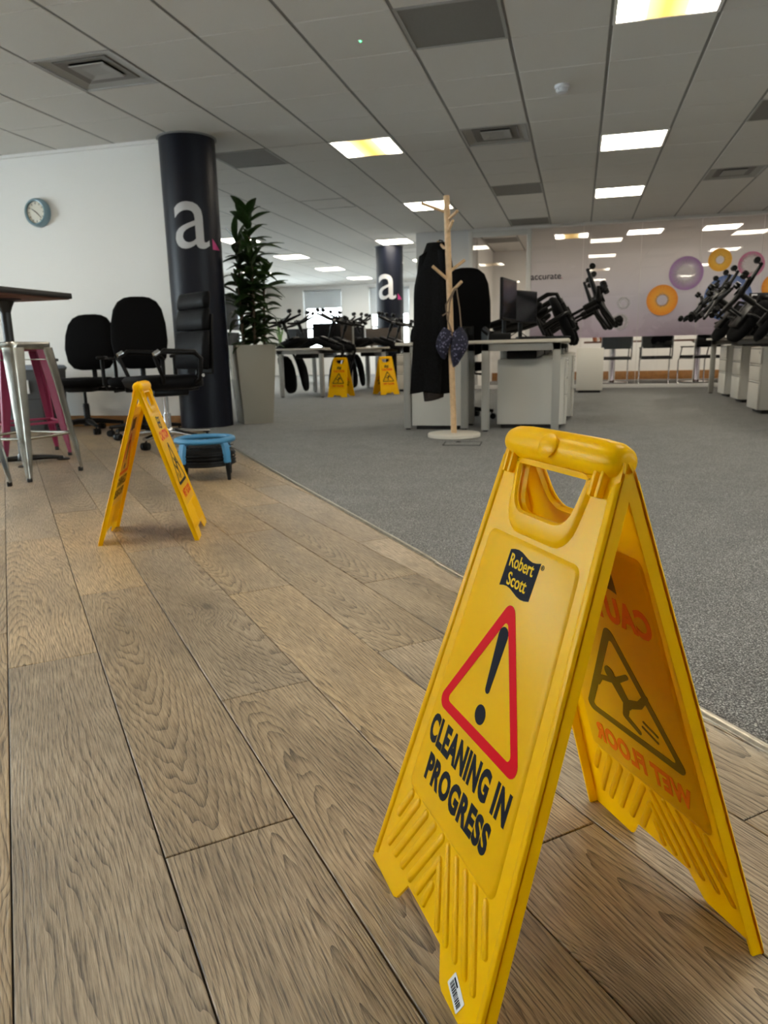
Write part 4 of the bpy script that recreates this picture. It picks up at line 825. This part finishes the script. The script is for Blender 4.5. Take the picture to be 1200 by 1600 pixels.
def make_pedestal(label, x0, y0, w, d, h, rz=0, group='drawer pedestals', cast=.035):
    """Drawer pedestal, drawers face local -Y; origin at its floor centre."""
    t = thing('drawer_pedestal', label, 'cabinet', (x0, y0, .003), rz, group)
    bm = BM(); box2(bm, (-w/2, -d/2+.02, cast), (w/2, d/2, h), .004); obj('body', bm, M['cabinet'], t, smooth=30)
    bm = BM(); box2(bm, (-w/2+.03, -d/2+.05, .0), (w/2-.03, d/2-.03, cast+.003), .004); obj('plinth', bm, M['cabinet_dark'], t)
    a = cast; hs = [(h-cast)*.46, (h-cast)*.27, (h-cast)*.27]
    for q, hh in enumerate(hs):
        bm = BM(); box2(bm, (-w/2+.002, -d/2, a+.002), (w/2-.002, -d/2+.018, a+hh-.003), .003); dr = obj('drawer', bm, M['cabinet'], t, smooth=30)
        bm = BM(); box2(bm, (-w/2+.004, -d/2-.001, a+hh-.020), (w/2-.004, -d/2+.004, a+hh-.014)); obj('finger_groove', bm, M['cabinet_dark'], dr)
        if q == 2: bm = BM(); cyl(bm, (w/2-.05, -d/2-.004, a+hh-.05), (w/2-.05, -d/2+.004, a+hh-.05), .010, n=12); obj('lock', bm, M['chrome'], dr)
        a += hh
    return t
Q = PI/2
p0 = make_pedestal('white cabinet side inside the desk frame right of the coat stand', -.345, 6.42, .42, .56, .567, Q)
p0.location.x = -.36
make_pedestal('white drawer pedestal under the first bench desk, drawers to the aisle', -.30, 7.16, .42, .54, .585, Q)
make_pedestal('white drawer pedestal under the second bench desk, drawers to the aisle', -.30, 8.70, .42, .54, .60, Q)
make_pedestal('white pedestal standing out in the aisle, before the glass', .172, 11.35, .37, .55, .63, 0).rotation_euler = (0, 0, PI)
make_pedestal('white pedestal side behind the hanging coat', -1.13, 6.36, .42, .56, .55, PI)
make_pedestal('white three-drawer pedestal cut by the right edge, nearest of three', 1.93, 7.80, .44, .58, .615, -Q)
make_pedestal('white three-drawer pedestal on the right, middle of three', 2.03, 9.24, .44, .56, .62, -Q)
make_pedestal('white three-drawer pedestal on the right, farthest of three', 2.05, 10.20, .44, .56, .63, -Q)
make_pedestal('beige cabinet between the far column and the grey desk end', -2.62, 12.05, .45, .5, .60, 0)

# tipped and inverted chairs
hung = make_chair('black chair tipped onto the bench desk, castors over the aisle, nearest of the left row', (0, 0, 0), 0, 'chairs put up on the desks')
hung.matrix_world = pose((.268, 7.30, 1.122), (-.89, 0, -.46), (-.46, 0, .89))
for y, lb in ((7.98, 'second of the left row'), (8.66, 'third of the left row'), (9.40, 'last of the left row')): dup(hung, 'black chair tipped onto the bench desk, castors over the aisle, '+lb, mw=pose((.268+.03*math.sin(5*y), y, 1.122+.012*math.cos(9*y)), (-.89, .10*math.sin(7*y), -.46), (-.46, 0, .89)))
for y, dx, lb in ((7.50, 0, 'nearest, cut by the right edge'), (8.18, -.01, 'second from the right edge'), (8.86, .01, 'third from the right edge'), (9.56, 0, 'farthest before the glass')):
    dup(hung, 'black chair tipped onto the right-hand desk, '+lb, mw=pose((1.295+dx+.03*math.sin(6*y), y, 1.165+.012*math.cos(8*y)), (.81, .12*math.sin(4*y), -.58+.04*math.sin(3*y)), (.58, 0, .81)))
bare = None
for (xr, sgn, ys, where) in ((-3.58, 1, (10.86, 11.52), 'far left desk, right edge'), (-4.40, -1, (10.86, 11.52), 'far left desk, left edge'), (-3.05, 1, (12.40, 13.00), 'desk before the far column, right edge'), (-3.85, -1, (12.40, 13.00), 'desk before the far column, left edge')):
    for n, y in enumerate(ys):
        lb = 'black chair upside down on the %s, %s' % (where, ('nearer one', 'farther one')[n]); mw = pose((xr+sgn*.04, y, 1.225), (-.35*sgn, .04*n, -.94), (.94*sgn, .1*(1-2*n), -.35))
        if bare is None: bare = make_chair(lb, (0, 0, 0), 0, 'chairs put up on the desks', arms=False); bare.matrix_world = mw
        else: dup(bare, lb, mw=mw)
make_chair('black chair with low round back in the distance, just left of the hanging coat', (-1.66, 8.9, .003), PI-.2, 'upright chairs at the desks', arms=False, back_h=.40, seat_z=.46)
make_chair('tall black chair with big rounded back standing behind the coat stand', (-1.065, 7.05, .003), PI+.30, 'upright chairs at the desks', arms=False, back_h=.76, seat_z=.50)

# ------------------------------------------------------------------ screens and desk clutter
def make_monitor(label, loc, rz, w=.46, h=.29, lift=.13, group='monitors on the desks', back_label=False):
    t = thing('monitor', label, 'monitor', loc, rz, group)
    bm = BM(); box2(bm, (-w/2, -.012, lift), (w/2, .014, lift+h), .004); cs = obj('casing', bm, M['screen_back'], t, smooth=30)
    bm = BM(); box2(bm, (-w/2+.012, -.0135, lift+.014), (w/2-.012, -.0115, lift+h-.012)); obj('screen', bm, M['screen'], t)
    bm = BM(); box2(bm, (-.03, .014, lift+h*.3), (.03, .045, lift+h*.7), .004); cyl(bm, (0, .035, .01), (0, .035, lift+h*.6), .018, n=12); obj('neck', bm, M['plastic'], t)
    bm = BM(); prism(bm, [rrect(.22, .17, .03, 4)], 0, .012); obj('foot', bm, M['plastic'], t)
    if back_label:
        for x, zz, a, b in ((-w/2+.06, lift+h-.035, .07, .04), (.02, lift+h-.10, .035, .07)): bm = BM(); box2(bm, (x-a/2, -.0145, zz-b/2), (x+a/2, -.0130, zz+b/2)); obj('sticker', bm, M['paper'], cs, smooth=0)
    return t
make_monitor('upright black monitor seen edge-on, tallest on the bench desk right of the coat stand', (-.57, 6.36, .725), math.radians(80), .44, .33, .16)
make_monitor('black monitor angled on the bench desk, behind the edge-on one', (-.47, 6.74, .725), math.radians(62), .40, .27, .15)
make_monitor('black monitor with white stickers among the right-hand upturned chairs', (2.30, 10.45, .725), .2, .50, .32, .22, back_label=True)
make_monitor('dark monitor on the far left desk beside the brown screen', (-4.02, 11.80, .725), PI+.3, .46, .28, .12)
for i, (x, y) in enumerate(((-6.0, 15.6), (-5.35, 15.6), (-4.75, 15.65))): make_monitor('grey monitor back on the distant desk, %s' % ('left one', 'middle one', 'right one')[i], (x, y, .725), PI+.15*(i-1), .52, .31, .14)
def divider(label, x0, x1, y, h):
    t = thing('desk_screen', label, 'screen', ((x0+x1)/2, y, .725)); w = x1-x0
    bm = BM(); box2(bm, (-w/2+.02, -.012, .03), (w/2-.02, .012, h), .004); obj('panel', bm, M['divider'], t)
    for s in (-1, 1): bm = BM(); box2(bm, (s*w/2-.012, -.016, 0), (s*w/2+.012, .016, h+.02), .003); obj('post', bm, M['frame'], t)
divider('brown fabric desk screen with pale post on the far left desk', -4.16, -3.62, 11.97, .36)
divider('grey-brown desk screen beyond the upturned chairs near the far column', -3.80, -3.1, 13.32, .34)
t = thing('docking_station', 'small black box and cables under the edge-on monitor', 'electronics', (-.62, 6.12, .725), .2)
bm = BM(); box2(bm, (-.09, -.05, 0), (.09, .05, .055), .008); obj('body', bm, M['plastic'], t); bm = BM(); tube(bm, [(.09, 0, .03), (.16, .03, .07), (.22, -.02, .02), (.30, .03, .008)], .004, 6); obj('cable', bm, M['rubber'], t, smooth=60)
t = thing('keyboard', 'black keyboard leaning on the bench desk edge', 'keyboard', (-.28, 6.22, .725), .3)
bm = BM(); box2(bm, (-.21, -.065, .004), (.21, .065, .018), .004); kb = obj('body', bm, M['plastic'], t); bm = BM()
for i in range(14):
    for j in range(5): box(bm, (-.195+i*.03, -.048+j*.024, .021), (.024, .019, .006))
o = obj('keys', bm, M['screen_back'], kb, smooth=0); o['kind'] = 'stuff'
t = thing('desk_phone', 'black desk phone on the bench desk behind the coat stand', 'phone', (-.70, 6.55, .725), .5)
bm = BM(); loft(bm, [[Vector((x, y, zz)) for x, y, zz in ((-.09, -.09, z0), (.09, -.09, z0), (.09, .09, z0+dz), (-.09, .09, z0+dz))] for z0, dz in ((0, 0), (.025, .06))]); obj('body', bm, M['plastic'], t); bm = BM(); tube(bm, [(-.065, -.08, .055), (-.065, -.02, .075), (-.065, .08, .105)], [.022, .014, .022], 8); obj('handset', bm, M['screen_back'], t, smooth=60)
t = thing('snake_plant', 'small green spiky plant in the distance left of the far window', 'plant', (-6.35, 15.45, .725))
bm = BM(); lathe(bm, [(.06, 0), (.085, .14), (.08, .145), (.07, .12)], 18); obj('pot', bm, M['planter'], t)
rs = random.Random(5); g_ = mat('fresh_green', (.10, .19, .05), .5)
for q in range(7):
    a = rs.uniform(0, 6.28); h = rs.uniform(.28, .58); bm = BM(); d = Vector((math.cos(a), math.sin(a), 0)); n = Vector((-d.y, d.x, 0))
    loft(bm, [[d*(.02+.12*f*f)+n*w+Vector((0, 0, .11+h*f)), d*(.026+.12*f*f)+Vector((0, 0, .11+h*f)), d*(.02+.12*f*f)-n*w+Vector((0, 0, .11+h*f))] for f, w in ((0, .018), (.4, .024), (.8, .014), (1, .002))]); obj('leaf', bm, g_, t, smooth=60)

# ------------------------------------------------------------------ coat stand, coat, cloth bag
SX, SY = -.905, 5.60
t = thing('coat_stand', 'pale wooden peg coat stand with round white base', 'coat stand', (SX, SY, .003))
bm = BM(); lathe(bm, [(.195, 0), (.202, .004), (.202, .026), (.196, .031), (.02, .031)], 44); obj('base', bm, M['base_white'], t, smooth=40)
bm = BM(); px = lambda z: -.030*z; tube(bm, [(px(z), 0, z) for z in (.031, .6, 1.2, 1.744)], .0225, 16); obj('pole', bm, M['wood'], t, smooth=50)
for z0, dx, dy, z1 in ((1.63, -.185, -.03, 1.700), (1.575, .085, -.06, 1.625), (1.490, .055, -.10, 1.555), (1.215, .110, .05, 1.300), (1.155, -.110, -.07, 1.255), (1.060, .100, -.07, 1.138), (1.36, -.09, .07, 1.44)):
    bm = BM(); p = Vector((px(z0), 0, z0)); tube(bm, [p, p+Vector((dx, dy, z1-z0))], .0115, 10); obj('peg', bm, M['wood'], t, smooth=50)
t = thing('coat', 'long black coat hanging from the wooden coat stand', 'coat', (SX-.135, SY+.075, 0))
bm = BM(); rings = []; n = 36
for f in [i/14 for i in range(15)]:
    z = 1.440-1.10*f; w = .075+.062*min(1, f*4)**.8+.010*f; d = .03+.055*min(1, f*5)**.7+.02*f; cx = -.035*min(1, f*3)+.0-.03*f*f; r = []
    for i in range(n):
        a = 2*PI*i/n; fold = 1+(.05+.16*f)*math.sin(5*a+1.2*f)+.06*math.sin(9*a-2*f)
        r.append(Vector((cx+w*math.cos(a)*fold, d*math.sin(a)*fold, z+.012*math.sin(3*a)*f)))
    rings.append(r)
loft(bm, rings); ct = obj('body', bm, M['coat'], t, smooth=70)
bm = BM(); rings = []
for f in [i/8 for i in range(9)]:
    z = 1.36-.60*f; rings.append([Vector((-.100-.055*f+.040*math.cos(2*PI*i/14)*(1+.1*math.sin(7*f)), -.01+.045*math.sin(2*PI*i/14), z+.02*math.cos(2*PI*i/14))) for i in range(14)])
loft(bm, rings); obj('sleeve', bm, M['coat'], t, smooth=70)
bm = BM(); rings = []
for f in [i/8 for i in range(9)]:
    z = 1.38-.62*f; rings.append([Vector((.055-.01*f+.040*math.cos(2*PI*i/14), -.055-.02*f+.030*math.sin(2*PI*i/14), z)) for i in range(14)])
loft(bm, rings); obj('sleeve', bm, M['coat'], t, smooth=70)
bm = BM(); rings = []
for f in (0, .5, 1):
    z = .42-.135*f; rings.append([Vector((-.035+(.085-.015*f)*math.cos(2*PI*i/28)*(1+.10*math.sin(6*2*PI*i/28)), (.05)*math.sin(2*PI*i/28), z+.02*math.cos(2*PI*i/28+.5))) for i in range(28)])
loft(bm, rings); obj('lining', bm, M['lining'], t, smooth=70)
bm = BM(); tube(bm, [(.0, 0, 1.43), (.02, -.01, 1.455), (.045, -.02, 1.445)], .005, 6); obj('hanging_loop', bm, M['coat'], t)
t = thing('cloth_bag', 'dark floral drawstring cloth bag hung by cords on the coat stand', 'bag', (SX-.015, SY-.085, 0))
def lobe(cx, cz, w, h, d, ph):
    bm = BM(); rings = []
    for f in [i/10 for i in range(11)]:
        s = .22+.78*math.sin(PI*min(.93, f*.80+.13)); z = cz+h/2-h*f
        rings.append([Vector((cx+.02*math.sin(3*f+ph)+w*s*math.cos(2*PI*i/22)*(1+.12*math.sin(4*2*PI*i/22+ph+3*f)), d*s*math.sin(2*PI*i/22)*(1+.14*math.sin(5*2*PI*i/22+ph)), z+.02*math.cos(2*PI*i/22+ph))) for i in range(22)])
    loft(bm, rings); return bm
b = obj('pouch', lobe(.050, .675, .060, .25, .055, .4), M['floral'], t, smooth=70); obj('pouch_fold', lobe(-.040, .705, .056, .19, .050, 2.2), M['floral'], t, smooth=70)
for pts in (((.045, .02, 1.098), (.07, .01, .95), (.085, 0, .80), (.08, 0, .76)), ((.035, .02, 1.098), (.00, -.005, 1.00), (-.012, -.01, .86), (.01, 0, .78)), ((.030, .02, 1.09), (-.03, 0, .98), (-.02, 0, .88), (.02, 0, .775)), ((-.055, 0, .905), (-.02, -.01, .925), (.0, 0, .93))):
    bm = BM(); tube(bm, pts, .0055, 6); obj('cord', bm, M['cord'], t, smooth=60)
t = thing('floor_box', 'dark square floor box lid in the carpet before the coat stand', 'floor box', (-.775, 5.17, .003), .05)
bm = BM(); prism(bm, [rrect(.27, .20, .01, 2), rrect(.25, .18, .008, 2)], 0, .004); obj('rim', bm, M['cabinet_dark'], t, smooth=0)
bm = BM(); prism(bm, [rrect(.248, .178, .008, 2)], 0, .003); ld = obj('lid', bm, M['carpet'], t, smooth=0); bm = BM(); box2(bm, (-.05, .06, .003), (-.02, .075, .010), .002); obj('pull', bm, M['cabinet_dark'], ld)

# ------------------------------------------------------------------ meeting room furniture
def meeting_chair(label, x, y, rz):
    t = thing('meeting_chair', label, 'chair', (x, y, .003), rz, 'cantilever chairs in the meeting room')
    bm = BM(); box2(bm, (-.23, -.22, .425), (.23, .22, .475), .02); obj('seat', bm, M['leather'], t, smooth=50)
    bm = BM(); rings = []
    for z, y_, w in ((.60, .225, .21), (.64, .235, .225), (.75, .262, .228), (.835, .285, .225), (.85, .288, .21)): rings.append([Vector((px_*w, y_+dy+.03*px_*px_-.03, z)) for px_, dy in ((-1, -.014), (-.5, -.012), (0, -.012), (.5, -.012), (1, -.014), (1, .012), (.5, .014), (0, .014), (-.5, .014), (-1, .012))])
    loft(bm, rings); obj('backrest', bm, M['leather'], t, smooth=50)
    for s in (-1, 1):
        bm = BM(); tube(bm, [(s*.235, .29, .82), (s*.237, .23, .47), (s*.237, .18, .43), (s*.237, -.18, .43), (s*.237, -.235, .40), (s*.237, -.235, .05), (s*.237, -.20, .013), (s*.237, .22, .013)], .0115, 8); f = obj('side_frame', bm, M['chrome'], t, smooth=60)
        bm = BM(); box2(bm, (s*.237-.018, -.17, .60), (s*.237+.018, .16, .622), .006); tube(bm, [(s*.237, .16, .61), (s*.237, .26, .62)], .009, 8); tube(bm, [(s*.237, -.14, .605), (s*.237, -.20, .43)], .009, 8); obj('armrest', bm, M['plastic'], f, smooth=50)
    bm = BM(); tube(bm, [(-.237, .22, .013), (0, .235, .013), (.237, .22, .013)], .0115, 8); obj('floor_bar', bm, M['chrome'], t, smooth=60)
    return t
mc = meeting_chair('black chrome-framed chair behind the glass, leftmost by the pedestal', .60, 13.10, PI+.05)
for x, y, r, lb in ((1.24, 13.08, PI-.03, 'black chrome-framed chair behind the glass, second from the pedestal'), (1.93, 13.16, PI+.4, 'black chrome-framed chair behind the glass, third and turned'), (2.62, 13.05, PI-.1, 'black chrome-framed chair behind the glass, hidden by the right-hand desk')): dup(mc, lb, loc=(x, y, .003), rz=r)
t = thing('meeting_table', 'dark meeting table on a chrome column behind the glass', 'table', (1.6, 14.05, .003))
bm = BM(); prism(bm, [rrect(3.0, 1.0, .08, 4)], .705, .735); obj('tabletop', bm, M['table_under'], t, smooth=30)
for x in (-1.0, .42): bm = BM(); lathe(bm, [(.26, 0), (.26, .012), (.07, .03), (.055, .05), (.055, .66), (.12, .70), (.12, .705)], 28, (x, 0, 0)); obj('pedestal', bm, M['chrome'], t, smooth=40)
for i, x in enumerate((.28, .40)):
    t = thing('cup', 'terracotta cup on the meeting table, %s of two' % ('left', 'right')[i], 'cup', (x, 13.72, .738))
    bm = BM(); lathe(bm, [(.034, 0), (.045, .09), (.041, .09), (.031, .01)], 18); obj('body', bm, M['mug'], t); bm = BM(); tube(bm, [(.040, 0, .075), (.070, 0, .065), (.066, 0, .03), (.036, 0, .022)], .006, 8); obj('handle', bm, M['mug'], t, smooth=60)
